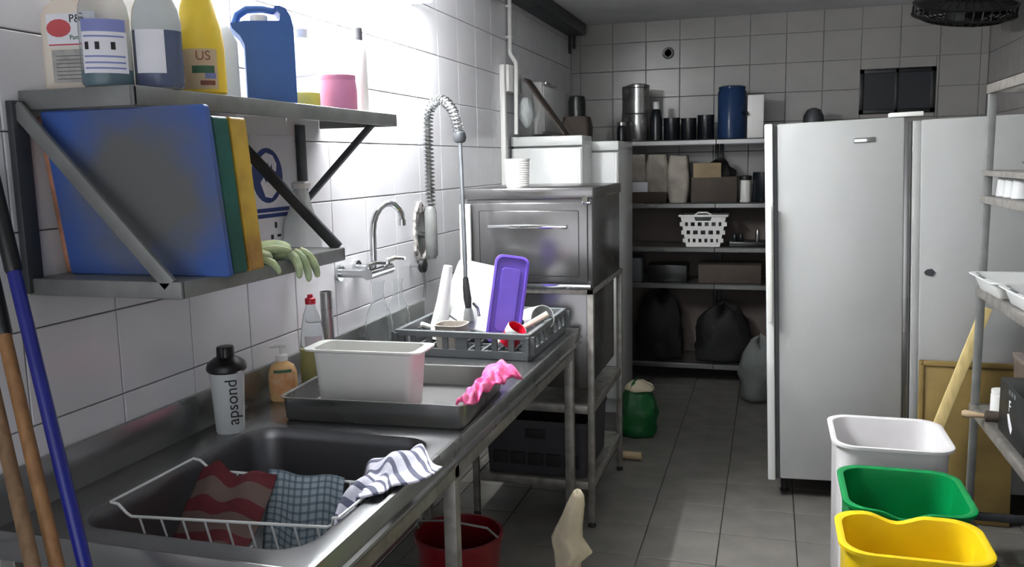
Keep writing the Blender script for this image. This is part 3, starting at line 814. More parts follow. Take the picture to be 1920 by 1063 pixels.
# pink cloth over the tray edge
def pkf(u, v):
    a = (v - 0.5) * 2
    wd = 0.018 + 0.022 * u + (0.016 if u > 0.7 else 0) * (u - 0.7) / 0.3
    y = 2.025 + 0.395 * u + 0.008 * math.sin(v * 6)
    x = 0.688 + 0.006 * math.sin(u * 13) + wd * a - 0.008 * u
    z = 0.952 + 0.006 * u - (0.022 if a < 0 else 0.016 + 0.03 * u ** 3) * a * a + 0.005 * math.sin(v * 15 + u * 21) + 0.012 * nz(u * 11, v * 4, 3.0)
    return (x, y, z)
single('pink_cloth', 'bright pink cloth folded over the tray rim', 'cloth', G().sheet(pkf, 40, 18), 'pinkcloth', (0.69, 2.2, 0.95), solid=0.005)

# ------------------------------------------------------------------ taps on the wall
fa = thing('wall_tap', 'chrome wall mixer tap with curved spout above the counter', 'tap', (0.0, 2.74, 1.18))
for y in (2.668, 2.80):
    g = G(); g.cyl((0.001, y, 1.187), (0.012, y, 1.187), 0.030, seg=20); make('flange', g, 'chrome', fa)
    make('inlet_pipe', G().cyl((0.010, y, 1.187), (0.118, y, 1.187), 0.016, seg=16), 'chrome', fa)
make('mixer_body', G().cyl((0.122, 2.645, 1.187), (0.122, 2.83, 1.187), 0.020, seg=18), 'chrome', fa)
sp = []
for i in range(15):
    k = i / 14
    a = math.pi * 1.0 * max(0, (k - 0.35) / 0.65)
    if k < 0.35: sp.append((0.122, 2.70 + 0.01 * k, 1.20 + 0.125 * k / 0.35))
    else: sp.append((0.122 + 0.03 * (1 - math.cos(a)), 2.7035 + 0.058 * (1 - math.cos(a)), 1.325 + 0.085 * math.sin(a) * (1 if a < 1.6 else 1) + (0.01 if a > 2.6 else 0.0) + 0.03 * (a / 3.14)))
make('spout', G().tube(sp, 0.0115, 12), 'chrome', fa)
make('aerator', G().cyl(sp[-1], (sp[-1][0], sp[-1][1], sp[-1][2] - 0.022), 0.014, seg=14), 'chrome', fa)
for y in (2.66, 2.815):
    make('lever', G().tube([(0.122, y, 1.20), (0.124, y, 1.218), (0.15, y + 0.01, 1.226), (0.185, y + 0.012, 1.224)], [0.012, 0.010, 0.007, 0.006], 10), 'chrome', fa)
# broken tile hole with pre rinse spray
hl = thing('pre_rinse_spray', 'spring hose pre-rinse spray tap rising from the tiled wall', 'tap', (0.0, 3.42, 1.1))
g = G()
n = 26
def ragged(r, x, jit): return [(x, 3.42 + math.cos(2 * math.pi * i / n) * r * (1 + jit * random.uniform(-1, 1)) * 0.85, 1.262 + math.sin(2 * math.pi * i / n) * r * 1.35 * (1 + jit * random.uniform(-1, 1))) for i in range(n)]
g.loft([ragged(0.105, 0.0008, 0.08), ragged(0.098, 0.010, 0.12), ragged(0.080, 0.009, 0.16), ragged(0.07, 0.002, 0.14)], cap0=False, cap1=False)
make('broken_plaster_ring', g, mat('broken_plaster', (196, 190, 186), 0.9, var=0.0, rgb2=(62, 58, 56), scale=38, bump=0.8, bscale=60), hl, ang=0.3)
make('wall_cavity', G().loft([ragged(0.078, 0.0012, 0.1), ragged(0.07, 0.003, 0.1)], cap0=False), 'greymetal', hl)
make('valve_body', G().tube([(0.085, 3.33, 1.165), (0.085, 3.33, 1.18), (0.085, 3.33, 1.36), (0.085, 3.33, 1.385)], [0.016, 0.026, 0.026, 0.018], 18), 'greymetal', hl)
make('valve_arm', G().cyl((0.002, 3.40, 1.26), (0.085, 3.33, 1.26), 0.014, seg=12), 'chrome', hl)
path = [Vector((0.085, 3.33, 1.385 + 0.03 * i)) for i in range(12)]
cx0 = path[-1]
for i in range(1, 15):
    a = math.pi * 0.94 * i / 14
    path.append(Vector((cx0.x + 0.083 * (1 - math.cos(a)), cx0.y - 0.035 * (1 - math.cos(a)), cx0.z + 0.12 * math.sin(a) - 0.075 * (i / 14) ** 2)))
make('inner_hose', G().tube(path, 0.010, 8), 'greymetal', hl)
# the spring: a helix around the path
def resample(P, step):
    out = [P[0]]; acc = 0
    for a, b in zip(P, P[1:]):
        L = (b - a).length; d = step - acc
        while d <= L:
            out.append(a.lerp(b, d / L)); d += step
        acc = (acc + L) % step
    return out
fine = resample(path, 0.0018)
hx = []
upv = Vector((0, 1, 0))
for i in range(1, len(fine) - 1):
    t_ = (fine[i + 1] - fine[i - 1]).normalized()
    a_ = t_.cross(upv).normalized(); b_ = a_.cross(t_)
    ph = 2 * math.pi * i / 9.0
    hx.append(fine[i] + (a_ * math.cos(ph) + b_ * math.sin(ph)) * 0.0185)
make('spring', G().tube(hx, 0.0042, 6), 'chrome', hl)
e = path[-1]
make('hose_collar', G().lathe([(0.012, -0.022), (0.022, -0.018), (0.027, 0.0), (0.022, 0.02), (0.014, 0.026)], e, 18), 'darkmetal', hl)
end = Vector((0.338, 3.04, 1.128))
make('drop_hose', G().tube([e, e.lerp(end, 0.5) + Vector((0.001, 0, 0)), end], 0.0085, 10), 'darkmetal', hl)
hd = make('spray_handle', G().tube([end, end + Vector((0.003, -0.004, -0.035)), end + Vector((0.009, -0.010, -0.08)), end + Vector((0.014, -0.016, -0.115))], [0.011, 0.014, 0.016, 0.012], 12), 'rubber', hl)
tip = end + Vector((0.014, -0.016, -0.115))
make('spray_nozzle', G().lathe([(0.013, 0.0), (0.018, -0.015), (0.022, -0.05), (0.018, -0.056)], tip, 16), 'greymetal', hl)
make('spray_lever', G().tube([tip + Vector((0.02, 0, 0.02)), tip + Vector((0.04, -0.005, 0.0)), tip + Vector((0.045, -0.006, -0.03))], 0.006, 8), 'chrome', hl)
# small stop valve
t = thing('stop_valve', 'small round black stop valve on the wall below the spray', 'valve', (0.0, 3.27, 1.138))
make('stem', G().cyl((0.001, 3.29, 1.138), (0.05, 3.29, 1.138), 0.008, seg=10), 'chrome', t)
g = G(); g.tube([(0.045, 3.29, 1.138), (0.05, 3.29, 1.138), (0.068, 3.29, 1.138), (0.072, 3.29, 1.138)], [0.022, 0.029, 0.029, 0.02], 18); make('knob', g, 'darkp', t)
make('hose', G().tube([(0.03, 3.305, 1.13), (0.03, 3.36, 1.11), (0.028, 3.38, 1.05), (0.026, 3.37, 0.99)], 0.006, 8), 'greymetal', t)

# ------------------------------------------------------------------ dish crate and dishes
cr = thing('dish_crate', 'grey plastic dishwasher crate full of washed dishes', 'crate', (0.405, 3.07, ZC))
CX0, CX1, CY0, CY1 = 0.158, 0.652, 2.795, 3.335
zb, zt = ZC + 0.0006, 0.968
g = G()
for k in range(9):
    x = CX0 + 0.03 + (CX1 - CX0 - 0.06) * k / 8
    g.box(x - 0.004, x + 0.004, CY0, CY1, zb + 0.008, zb + 0.016)
for k in range(9):
    y = CY0 + 0.03 + (CY1 - CY0 - 0.06) * k / 8
    g.box(CX0, CX1, y - 0.004, y + 0.004, zb, zb + 0.008)
make('base_grid', g, 'greyp', cr, smooth=False)
for side in range(4):
    g = G()
    if side < 2:
        y = CY0 if side == 0 else CY1
        g.box(CX0, CX1, y - 0.007, y + 0.007, zb, zb + 0.030, 0.002)
        g.box(CX0 - 0.006, CX1 + 0.006, y - 0.009, y + 0.009, zt - 0.022, zt, 0.003)
        for k in range(9):
            x = CX0 + (CX1 - CX0) * k / 8
            w = 0.010 if k % 4 else 0.022
            g.box(x - w, x + w, y - 0.006, y + 0.006, zb + 0.02, zt - 0.01)
    else:
        x = CX0 if side == 2 else CX1
        g.box(x - 0.007, x + 0.007, CY0, CY1, zb, zb + 0.030, 0.002)
        g.box(x - 0.009, x + 0.009, CY0 - 0.006, CY1 + 0.006, zt - 0.022, zt, 0.003)
        for k in range(9):
            y = CY0 + (CY1 - CY0) * k / 8
            w = 0.010 if k % 4 else 0.022
            g.box(x - 0.006, x + 0.006, y - w, y + w, zb + 0.02, zt - 0.01)
    make('side_wall', g, 'greyp', cr, smooth=False)
ZR = zb + 0.0165
# white funnel-shaped pitcher on the left
t = thing('plastic_funnel', 'tapered white plastic funnel standing in the dish crate', 'funnel', (0.222, 3.04, ZR), rot=(0.0, 0.16, 0), world=False)
make('cone', G().lathe([(0.046, 0), (0.044, 0.01), (0.026, 0.15), (0.020, 0.25), (0.016, 0.285)], seg=20), 'whitep', t)
make('handle', G().tube([(-0.03, -0.02, 0.04), (-0.06, -0.045, 0.05), (-0.075, -0.05, 0.035)], [0.008, 0.010, 0.007], 8), 'whitep', t)
# white chopping board leaning
t = thing('white_board', 'large white plastic board leaning in the dish crate', 'board', (0.35, 3.10, ZR), world=False)
TLc, TRc, BRc, BLc = Vector((-0.082, 0.075, 1.182 - ZR)), Vector((0.150, 0.075, 1.137 - ZR)), Vector((0.146, -0.075, 0.900 - ZR)), Vector((-0.132, -0.070, 0.955 - ZR))
nrm = (TRc - TLc).cross(BLc - TLc).normalized()
def bq(ins, d):
    out = []
    for p in rr(0.5, 0.5, 0.5 - ins, 0.5 - ins, 0.07, 0, 4):
        q = TLc.lerp(TRc, p[0]).lerp(BLc.lerp(BRc, p[0]), 1 - p[1]); out.append(q + nrm * d)
    return out
make('panel', G().loft([bq(0.012, -0.009), bq(0.0, -0.006), bq(0.0, 0.006), bq(0.012, 0.009)]), 'white', t)
fr = -1 if nrm.y > 0 else 1
qd = lambda a, b: TLc.lerp(TRc, a).lerp(BLc.lerp(BRc, a), b) + nrm * 0.012 * fr
make('carry_slot', G().tube([qd(0.10, 0.86), qd(0.44, 0.98)], 0.003, 6), 'greyp', t)
# grey pan under it
g = G(); tub(g, 0.325, 2.91, [(0.05, 0.05, 0.03, ZR), (0.055, 0.055, 0.03, ZR + 0.08), (0.058, 0.058, 0.03, ZR + 0.083), (0.052, 0.052, 0.03, ZR + 0.083), (0.047, 0.047, 0.03, ZR + 0.005)])
single('plastic_box', 'small grey plastic box lying before the white board', 'box', g, 'greybag', (0.325, 2.91, ZR))
# purple lid standing on edge
t = thing('purple_lid', 'purple plastic lid standing upright in the dish crate', 'lid', (0.52, 2.95, ZR), world=False)
Mp = Matrix.Translation((-0.015, 0.0, 0.0)) @ Matrix.Rotation(0.42, 4, 'Z') @ Matrix.Rotation(-0.06, 4, 'X') @ Matrix.Rotation(0.16, 4, 'Y')
g = G()
def rp(hx, hz, r, y): return [Mp @ Vector((p[0], y, p[1])) for p in rr(0.0, 0.17, hx, hz, r, 0)]
g.loft([rp(0.060, 0.160, 0.025, 0.014), rp(0.064, 0.164, 0.028, 0.012), rp(0.064, 0.164, 0.028, -0.004), rp(0.056, 0.156, 0.024, -0.006), rp(0.052, 0.152, 0.022, 0.004)])
make('lid_panel', g, 'purple', t, ang=0.5)
make('lid_rib', G().loft([rp(0.036, 0.118, 0.015, 0.0), rp(0.034, 0.116, 0.015, -0.004)]), 'purple', t)
# red and white mug
t = thing('red_mug', 'red and white mug tipped over in the crate corner', 'mug', (0.575, 2.865, ZR + 0.058), rot=(0.5, 0.35, 0.7), world=False)
make('body', G().lathe([(0.030, -0.04), (0.034, -0.036), (0.035, 0.035), (0.032, 0.035), (0.031, -0.03)], seg=24, cap1=True), 'redp', t)
make('white_band', G().lathe([(0.0352, 0.006), (0.0358, 0.007), (0.0358, 0.036), (0.0352, 0.037)], seg=24, cap0=False, cap1=False), 'white', t)
make('handle', G().tube([(0.033, 0, 0.025), (0.055, 0, 0.018), (0.058, 0, -0.005), (0.034, 0, -0.02)], 0.005, 8), 'white', t)
# white cup lying at the back right
t = thing('white_cup', 'white cup lying on its side at the crate back', 'cup', (0.588, 3.13, ZR + 0.068), rot=(1.35, 0.0, 0.75), world=False)
make('body', G().lathe([(0.040, -0.065), (0.046, -0.060), (0.050, 0.06), (0.047, 0.06), (0.043, -0.05)], seg=28), 'white', t)
make('base_ring', G().lathe([(0.032, 0.0), (0.032, 0.006), (0.026, 0.006), (0.026, 0.0)], (0, 0, -0.070), 22), 'whitep', t)
# pale spatula across the crate corner
g = G(); g.tube([(0.50, 2.90, ZR + 0.02), (0.60, 2.98, ZR + 0.075), (0.66, 3.03, ZR + 0.108)], [0.009, 0.010, 0.012], 8)
single('spatula', 'pale plastic spatula resting across the crate corner', 'spatula', g, 'cream', (0.58, 2.96, ZR))
for k, (x, y) in enumerate(((0.535, 3.10),)):
    t = thing('small_glass', 'small dark glass %s in the crate' % ('beside the white cup' if k else 'before the white cup'), 'glass', (x + 0.0, y - 0.05, ZR), world=False)
    make('bowl', G().lathe([(0.02, 0), (0.024, 0.004), (0.028, 0.075), (0.026, 0.075), (0.021, 0.01)], seg=18), 'darkblue', t)

# ------------------------------------------------------------------ dishwasher on its stand
dw = thing('dishwasher', 'stainless steel hood dishwasher standing on a metal frame', 'dishwasher', (0.48, 3.76, 1.03))
make('body', G().box(0.212, 0.752, 3.43, 4.09, 1.034, 1.408, 0.004), 'dwsteel', dw)
make('top_panel', G().box(0.204, 0.758, 3.418, 4.10, 1.405, 1.452, 0.006), 'dwsteel', dw)
dr = make('door', G().box(0.235, 0.735, 3.414, 3.432, 1.062, 1.392, 0.005), 'dwsteel', dw)
make('door_panel', G().box(0.27, 0.70, 3.4105, 3.416, 1.085, 1.36, 0.006), 'dwsteel', dr)
make('handle', G().box(0.315, 0.655, 3.386, 3.398, 1.286, 1.302, 0.004), 'chrome', dr)
for x in (0.33, 0.64): make('handle_post', G().cyl((x, 3.39, 1.294), (x, 3.412, 1.294), 0.005, seg=8), 'chrome', dr)
make('edge_strip', G().box(0.188, 0.236, 3.395, 3.412, 1.10, 1.388, 0.003), 'whitep', dw)
make('lower_trim', G().box(0.215, 0.748, 3.408, 3.43, 1.036, 1.056, 0.003), 'chrome', dw)
make('lower_cabinet', G().box(0.24, 0.722, 3.462, 4.10, 0.60, 1.036, 0.004), 'dwsteel', dw)
make('knob', G().cyl((0.728, 3.395, 1.405), (0.728, 3.418, 1.405), 0.012, seg=14), 'chrome', dw)
make('hinge_block', G().box(0.715, 0.75, 3.404, 3.42, 1.386, 1.396, 0.002), 'chrome', dw)
st = thing('dishwasher_stand', 'metal frame stand with two shelves under the dishwasher', 'stand', (0.48, 3.78, 0))
for x, y in ((0.742, 3.435), (0.742, 4.14), (0.22, 3.435), (0.22, 4.14)):
    l = make('leg', G().box(x - 0.0135, x + 0.0135, y - 0.0135, y + 0.0135, 0.02, 1.02, 0.003), 'fadedframe', st)
    make('foot', G().lathe([(0.016, 0.0), (0.018, 0.004), (0.012, 0.022)], (x, y, 0), 12), 'rubber', l)
g = G()
for z0, z1 in ((1.012, 1.033),):
    g.box(0.205, 0.757, 3.42, 3.45, z0, z1, 0.002); g.box(0.205, 0.757, 4.125, 4.155, z0, z1, 0.002)
    g.box(0.205, 0.235, 3.42, 4.155, z0, z1, 0.002); g.box(0.728, 0.757, 3.42, 4.155, z0, z1, 0.002)
make('top_frame', g, 'fadedframe', st)
for zs in (0.50, 0.165):
    g = G()
    g.box(0.235, 0.728, 3.425, 3.445, zs, zs + 0.035, 0.002); g.box(0.235, 0.728, 4.13, 4.15, zs, zs + 0.035, 0.002)
    g.box(0.21, 0.23, 3.45, 4.125, zs, zs + 0.035, 0.002); g.box(0.732, 0.752, 3.45, 4.125, zs, zs + 0.035, 0.002)
    g.box(0.23, 0.732, 3.445, 4.13, zs + 0.022, zs + 0.028)
    make('shelf', g, 'fadedframe', st)
def crate(label, x0, x1, y0, y1, z0, z1, m, grp=None):
    t = thing('storage_crate', label, 'crate', ((x0 + x1) / 2, (y0 + y1) / 2, z0), grp)
    cx, cy, hx, hy = (x0 + x1) / 2, (y0 + y1) / 2, (x1 - x0) / 2, (y1 - y0) / 2
    g = G(); tub(g, cx, cy, [(hx - 0.012, hy - 0.012, 0.015, z0), (hx - 0.004, hy - 0.004, 0.015, z1 - 0.02), (hx, hy, 0.018, z1 - 0.018), (hx, hy, 0.018, z1), (hx - 0.008, hy - 0.008, 0.015, z1), (hx - 0.016, hy - 0.016, 0.012, z0 + 0.006)])
    make('crate_body', g, m, t, ang=0.6)
    n = max(3, int((x1 - x0) / 0.09)); h = z1 - z0
    for k in range(n):
        w = (x1 - x0 - 0.06) / n
        xa = x0 + 0.03 + k * w
        make('vent_slot', G().box(xa + 0.008, xa + w - 0.008, y0 - 0.001, y0 + 0.012, z0 + h * 0.18, z0 + h * 0.40, 0.002), 'rubber', t)
    make('handle_slot', G().box(cx - 0.045, cx + 0.045, y0 - 0.001, y0 + 0.006, z0 + h * 0.68, z0 + h * 0.85, 0.002), 'rubber', t)
    return t
crate('grey plastic crate on the bottom shelf of the stand', 0.25, 0.715, 3.47, 3.95, 0.1945, 0.44, mat('dark_purple_plastic', (58, 55, 60), 0.5, var=0.08))
# ribbed cup on top of dishwasher
t = thing('ribbed_cup', 'white ribbed cup stack standing on top of the dishwasher', 'cup', (0.40, 3.56, 1.4525), world=False)
pr = [(0.046, 0)]
for k in range(12): pr += [(0.0475 + 0.0004 * k, 0.004 + k * 0.0095), (0.0505 + 0.0004 * k, 0.0085 + k * 0.0095)]
pr += [(0.056, 0.121), (0.051, 0.121), (0.044, 0.02)]
make('body', G().lathe(pr, seg=28), 'whitep', t, ang=0.4)

# ------------------------------------------------------------------ white freezers behind
def freezer(label, x0, x1, y0, y1, z1):
    t = thing('white_freezer', label, 'freezer', ((x0 + x1) / 2, (y0 + y1) / 2, 0), 'white freezers behind the dishwasher')
    make('body', G().box(x0, x1, y0 + 0.05, y1, 0.0, z1 - 0.02, 0.006), 'white', t)
    make('door', G().box(x0, x1, y0, y0 + 0.045, 0.10, z1 - 0.065, 0.008), 'white', t)
    make('top_panel', G().box(x0 - 0.0005, x1 + 0.0005, y0 - 0.0005, y1 + 0.001, z1 - 0.055, z1, 0.006), 'white', t)
    make('door_trim', G().box(x1 - 0.022, x1 - 0.006, y0 - 0.010, y0 + 0.002, 0.12, z1 - 0.07, 0.004), 'whitep', t)
    return t
freezer('wider white freezer against the left wall behind the dishwasher', 0.012, 0.430, 4.76, 5.03, 1.702)
freezer('narrower white freezer set back beside the shelving', 0.16, 0.583, 5.06, 5.60, 1.672)

# ------------------------------------------------------------------ things on the left wall near the back
t = thing('conduit_pipe', 'thin white vertical conduit pipe on the left wall', 'pipe', (0.03, 4.76, 1.72))
make('pipe', G().tube([(0.062, 4.70, 1.715), (0.062, 4.726, 2.10), (0.058, 4.73, 2.115), (0.026, 4.738, 2.16), (0.022, 4.74, 2.175), (0.022, 4.755, 2.462)], 0.012, 12), 'whitep', t)
for z in (2.25, 2.42): make('clip', G().box(0.001, 0.036, 4.728 + (z - 2.25) * 0.06, 4.760 + (z - 2.25) * 0.06, z, z + 0.014, 0.003), 'whitep', t)
t = thing('junction_box', 'white electrical box with trunking on the left wall', 'electrical box', (0.0, 4.76, 1.95))
make('box', G().box(0.001, 0.045, 4.64, 4.90, 1.95, 2.098, 0.006), 'whitep', t)
make('trunking', G().box(0.001, 0.03, 4.60, 4.638, 1.40, 2.095, 0.004), 'whitep', t)
def bagf(u, v):
    a = 2 * math.pi * u
    r = 0.065 * math.sin(math.pi * min(0.98, 0.12 + v * 0.86)) ** 0.8 + 0.012 * nz(math.cos(a) * 2, math.sin(a) * 2, v * 4)
    return (0.085 + math.cos(a) * r * 0.75, 4.84 + math.sin(a) * r, 1.925 - 0.17 * v)
single('hanging_bag', 'crumpled white plastic bag hanging below the electrical box', 'bag', G().sheet(bagf, 20, 12), 'milky', (0.085, 4.84, 1.76), solid=0.002)
t = thing('wall_cabinet', 'flat white wall cabinet near the back left corner', 'cabinet', (0.0, 5.62, 1.74))
make('body', G().box(0.001, 0.06, 5.30, 5.93, 1.73, 2.055, 0.004), 'whitep', t)
make('door', G().box(0.060, 0.072, 5.31, 5.90, 1.745, 2.03, 0.004), 'white', t)
make('highlight_strip', G().box(0.058, 0.082, 5.33, 5.62, 2.040, 2.058, 0.004), 'chrome', t)  # added strip standing in for the bright reflection along the cabinet top
g = G(); Ml = Matrix.Translation((0.32, 4.93, 1.7025)) @ Matrix.Rotation(-0.62, 4, 'Y')
g.box(-0.005, 0.005, -0.14, 0.0, 0.006, 0.40, 0.002, M=Ml)
for v in g.bm.verts: v.co.z += 0.004
single('leaning_board', 'brown board leaning to the left wall on top of the freezer', 'board', g, 'brownbox', (0.32, 4.93, 1.703))
# cable duct under the ceiling
t = thing('cable_duct', 'dark cable duct under the ceiling along the left wall', 'duct', (0.07, 5.4, 2.45))
make('duct', G().box(0.0015, 0.13, 4.3, 6.32, 2.465, HC - 0.001, 0.004), 'darkmetal', t)
for x in (0.02, 0.052): make('cable', G().tube([(x, 6.29, 2.47), (x - 0.004, 6.29, 2.40), (x - 0.002, 6.29, 2.32 + x)], 0.011, 8), 'rubber', t)
# round fitting on the back wall
g = G(); g.tube([(0.72, YB - 0.0005, 2.315), (0.72, YB - 0.012, 2.315), (0.72, YB - 0.02, 2.315), (0.72, YB - 0.02, 2.315), (0.72, YB - 0.010, 2.315)], [0.042, 0.042, 0.036, 0.024, 0.020], 22)
single('wall_plug', 'small round grey cap on the back wall tiles', 'wall fitting', g, 'greyp', (0.72, YB, 2.315))

# ceiling fan, caged, in the back right corner
fn = thing('ceiling_fan', 'black caged fan under the ceiling in the back right corner', 'fan', (2.47, 5.5, 2.35))
Mf = Matrix.Translation((2.47, 5.5, 2.36)) @ Matrix.Rotation(0.30, 4, 'X') @ Matrix.Rotation(0.06, 4, 'Y')
def circ(r, z, n=36): return [Mf @ Vector((math.cos(2 * math.pi * i / n) * r, math.sin(2 * math.pi * i / n) * r, z)) for i in range(n)]
g = G()
for r, z, w in ((0.265, 0.03, 0.008), (0.265, -0.03, 0.008), (0.19, -0.062, 0.004), (0.11, -0.075, 0.004), (0.19, 0.062, 0.004)):
    g.tube(circ(r, z), w, 6, closed=True)
make('cage_ring', g, 'darkp', fn)
g = G()
for k in range(36):
    a = 2 * math.pi * k / 36
    p = lambda r, z: Mf @ Vector((math.cos(a) * r, math.sin(a) * r, z))
    g.tube([p(0.06, -0.08), p(0.12, -0.076), p(0.20, -0.06), p(0.265, -0.03), p(0.265, 0.03), p(0.20, 0.06), p(0.07, 0.075)], 0.0042, 5)
make('cage_spokes', g, 'darkp', fn)
make('shroud', G().lathe([(0.10, 0.056), (0.20, 0.052), (0.255, 0.030), (0.258, 0.034), (0.20, 0.06), (0.10, 0.064)], seg=36, M=Mf), 'rubber', fn)
make('motor', G().lathe([(0.07, -0.085), (0.09, -0.07), (0.09, 0.05), (0.06, 0.10), (0.03, 0.11)], seg=20, M=Mf), 'rubber', fn)
for k in range(4):
    a = 2 * math.pi * k / 4 + 0.35
    Mk = Mf @ Matrix.Rotation(a, 4, 'Z') @ Matrix.Rotation(0.4, 4, 'X')
    g = G(); g.prism([(0.05, -0.03), (0.12, -0.065), (0.22, -0.07), (0.245, -0.02), (0.22, 0.05), (0.12, 0.045), (0.05, 0.025)], -0.003, 0.003, M=Mk, axis='Z')
    make('blade', g, 'darkp', fn)
make('mount', G().tube([Mf @ Vector((0, 0, 0.10)), (2.49, 5.47, 2.50), (2.49, 5.47, HC - 0.001)], [0.02, 0.024, 0.05], 12), 'rubber', fn)

# ------------------------------------------------------------------ steel shelving at the back
LV = (1.668, 1.240, 0.938, 0.682, 0.118)
def shelving(label, x0, x1):
    t = thing('steel_shelving', label, 'shelving', ((x0 + x1) / 2, 6.16, 0), 'steel shelving units on the back wall')
    for z in LV:
        g = G(); g.box(x0, x1, 5.955, 6.37, z + 0.012, z + 0.018); g.prism([(5.950, z - 0.014), (5.956, z - 0.016), (5.958, z + 0.017), (5.954, z + 0.0185), (5.948, z + 0.012)], x0, x1, axis='X')
        g.box(x0, x1, 6.364, 6.37, z - 0.014, z + 0.018)
        make('shelf_board', g, 'steel', t, ang=0.5)
    make('back_panel', G().box(x0 + 0.002, x1 - 0.002, 6.3715, 6.377, 0.10, 1.22), 'panelbrown', t)
    for x in (x0 + 0.014, x1 - 0.014):
        for y in (6.352,):
            make('post', G().box(x - 0.012, x + 0.012, y - 0.012, y + 0.012, 0, LV[0] + 0.010, 0.002), 'darkmetal', t)
shelving('left steel shelving unit with paper sacks on its second board', 0.435, 1.088)
shelving('right steel shelving unit partly hidden behind the fridge', 1.094, 1.78)
ZL = [z + 0.0186 for z in LV]
def lat(name, label, cat, x, y, z, parts, group=None):
    t = thing(name, label, cat, (x, y, z), group, world=False)
    for (pn, prof, m, kw) in parts: make(pn, G().lathe(prof, **kw), m, t)
    return t
# top board
z = ZL[0]
t = lat('stand_mixer', 'dark grey appliance with upright motor at the left end', 'appliance', 0.14, 5.90, 1.7045 - 0.03, [], None)
COL.objects.unlink(t); bpy.data.objects.remove(t)
t = thing('juicer', 'dark grey juicer standing on the narrow freezer', 'appliance', (0.27, 5.36, 1.6725), world=False)
make('base', G().loft([rr(0, 0, 0.085, 0.09, 0.03, 0), rr(0, 0, 0.088, 0.092, 0.03, 0.10), rr(0, 0, 0.075, 0.08, 0.03, 0.16)]), 'brownbox', t)
make('jar', G().lathe([(0.055, 0.158), (0.056, 0.25), (0.05, 0.285), (0.03, 0.292)], seg=22), 'darkp', t)
for k, (x, y, h, r, lab) in enumerate(((0.475, 6.235, 0.20, 0.066, 'steel canister with glass lid behind the stacked canisters'), (0.552, 6.05, 0.185, 0.076, 'lower steel canister of the stack on top board'))):
    lat('steel_canister', lab, 'canister', x, y, z, [('body', [(r * 0.96, 0), (r, 0.005), (r, h - 0.01), (r * 0.97, h)], 'steel', dict(seg=26))], 'steel canisters')
lat('steel_canister', 'upper steel canister of the stack on top board', 'canister', 0.552, 6.05, z + 0.1855, [('body', [(0.070, 0), (0.078, 0.005), (0.078, 0.175), (0.074, 0.18)], 'steel', dict(seg=26)), ('lid', [(0.080, 0.18), (0.080, 0.195), (0.05, 0.205), (0.012, 0.208)], 'steel', dict(seg=26))], 'steel canisters')
lat('steel_canister', 'left upper steel canister leaning on the stack', 'canister', 0.475, 6.235, z + 0.2005, [('body', [(0.060, 0), (0.063, 0.005), (0.063, 0.185), (0.058, 0.19)], 'steel', dict(seg=26))], 'steel canisters')
for k, (x, y, lab) in enumerate(((0.448, 5.992, 'small glass jar at the left end of the top board'),)):
    lat('glass_jar', lab, 'jar', x, y, z, [('body', [(0.03, 0), (0.034, 0.005), (0.034, 0.09), (0.025, 0.11)], 'darkblue', dict(seg=18)), ('lid', [(0.03, 0.108), (0.03, 0.13)], 'steel', dict(seg=18))])
lat('dark_bottle', 'dark bottle with white cap right of the canisters', 'bottle', 0.68, 6.04, z, [('body', [(0.036, 0), (0.040, 0.005), (0.040, 0.15), (0.032, 0.20), (0.022, 0.215)], 'darkblue', dict(seg=20)), ('cap', [(0.022, 0.214), (0.022, 0.262), (0.018, 0.265)], 'white', dict(seg=16))])
for k, (x, r, h, lab) in enumerate(((0.785, 0.056, 0.15, 'black pot next to the dark bottle'), (0.90, 0.052, 0.145, 'black pot in the middle of the top board'), (1.015, 0.056, 0.162, 'dark metal pot with rim beside the blue container'))):
    t = lat('cooking_pot', lab, 'pot', x, 6.06, z, [('body', [(r * 0.95, 0), (r, 0.006), (r, h), (r * 0.94, h), (r * 0.92, 0.01)], 'darkblue', dict(seg=24)), ('rim', [(r * 1.04, h - 0.006), (r * 1.04, h + 0.002), (r * 0.96, h + 0.002)], 'darkp', dict(seg=24, cap0=False, cap1=False))], 'pots on the top board')
    t.rotation_euler.z = -1.25
    make('handle', G().tube([(r * 0.98, 0, h * 0.75), (r + 0.022, 0, h * 0.78), (r + 0.024, 0, h * 0.6), (r * 0.98, 0, h * 0.58)], 0.004, 6), 'darkp', t)
t = lat('water_container', 'tall blue tinted container on the top board', 'container', 1.185, 6.08, z, [('body', [(0.088, 0), (0.094, 0.006), (0.094, 0.31), (0.085, 0.335)], 'bluewater', dict(seg=28)), ('lid', [(0.09, 0.334), (0.09, 0.345), (0.07, 0.352)], 'bluewater', dict(seg=28))])
make('tap', G().tube([(0.075, -0.06, 0.17), (0.10, -0.085, 0.17), (0.105, -0.09, 0.15)], 0.010, 8), 'darkp', t)
single('white_panel_box', 'upright pale grey box right of the blue container', 'box', G().box(1.288, 1.395, 6.02, 6.20, z, z + 0.285, 0.006), 'whitep', (1.34, 6.1, z))
lat('rounded_pot', 'dark rounded pot showing just above the fridge top', 'pot', 1.712, 6.12, z, [('body', [(0.050, 0), (0.064, 0.01), (0.070, 0.08), (0.064, 0.14), (0.042, 0.178), (0.014, 0.19)], 'darkmetal', dict(seg=22))])
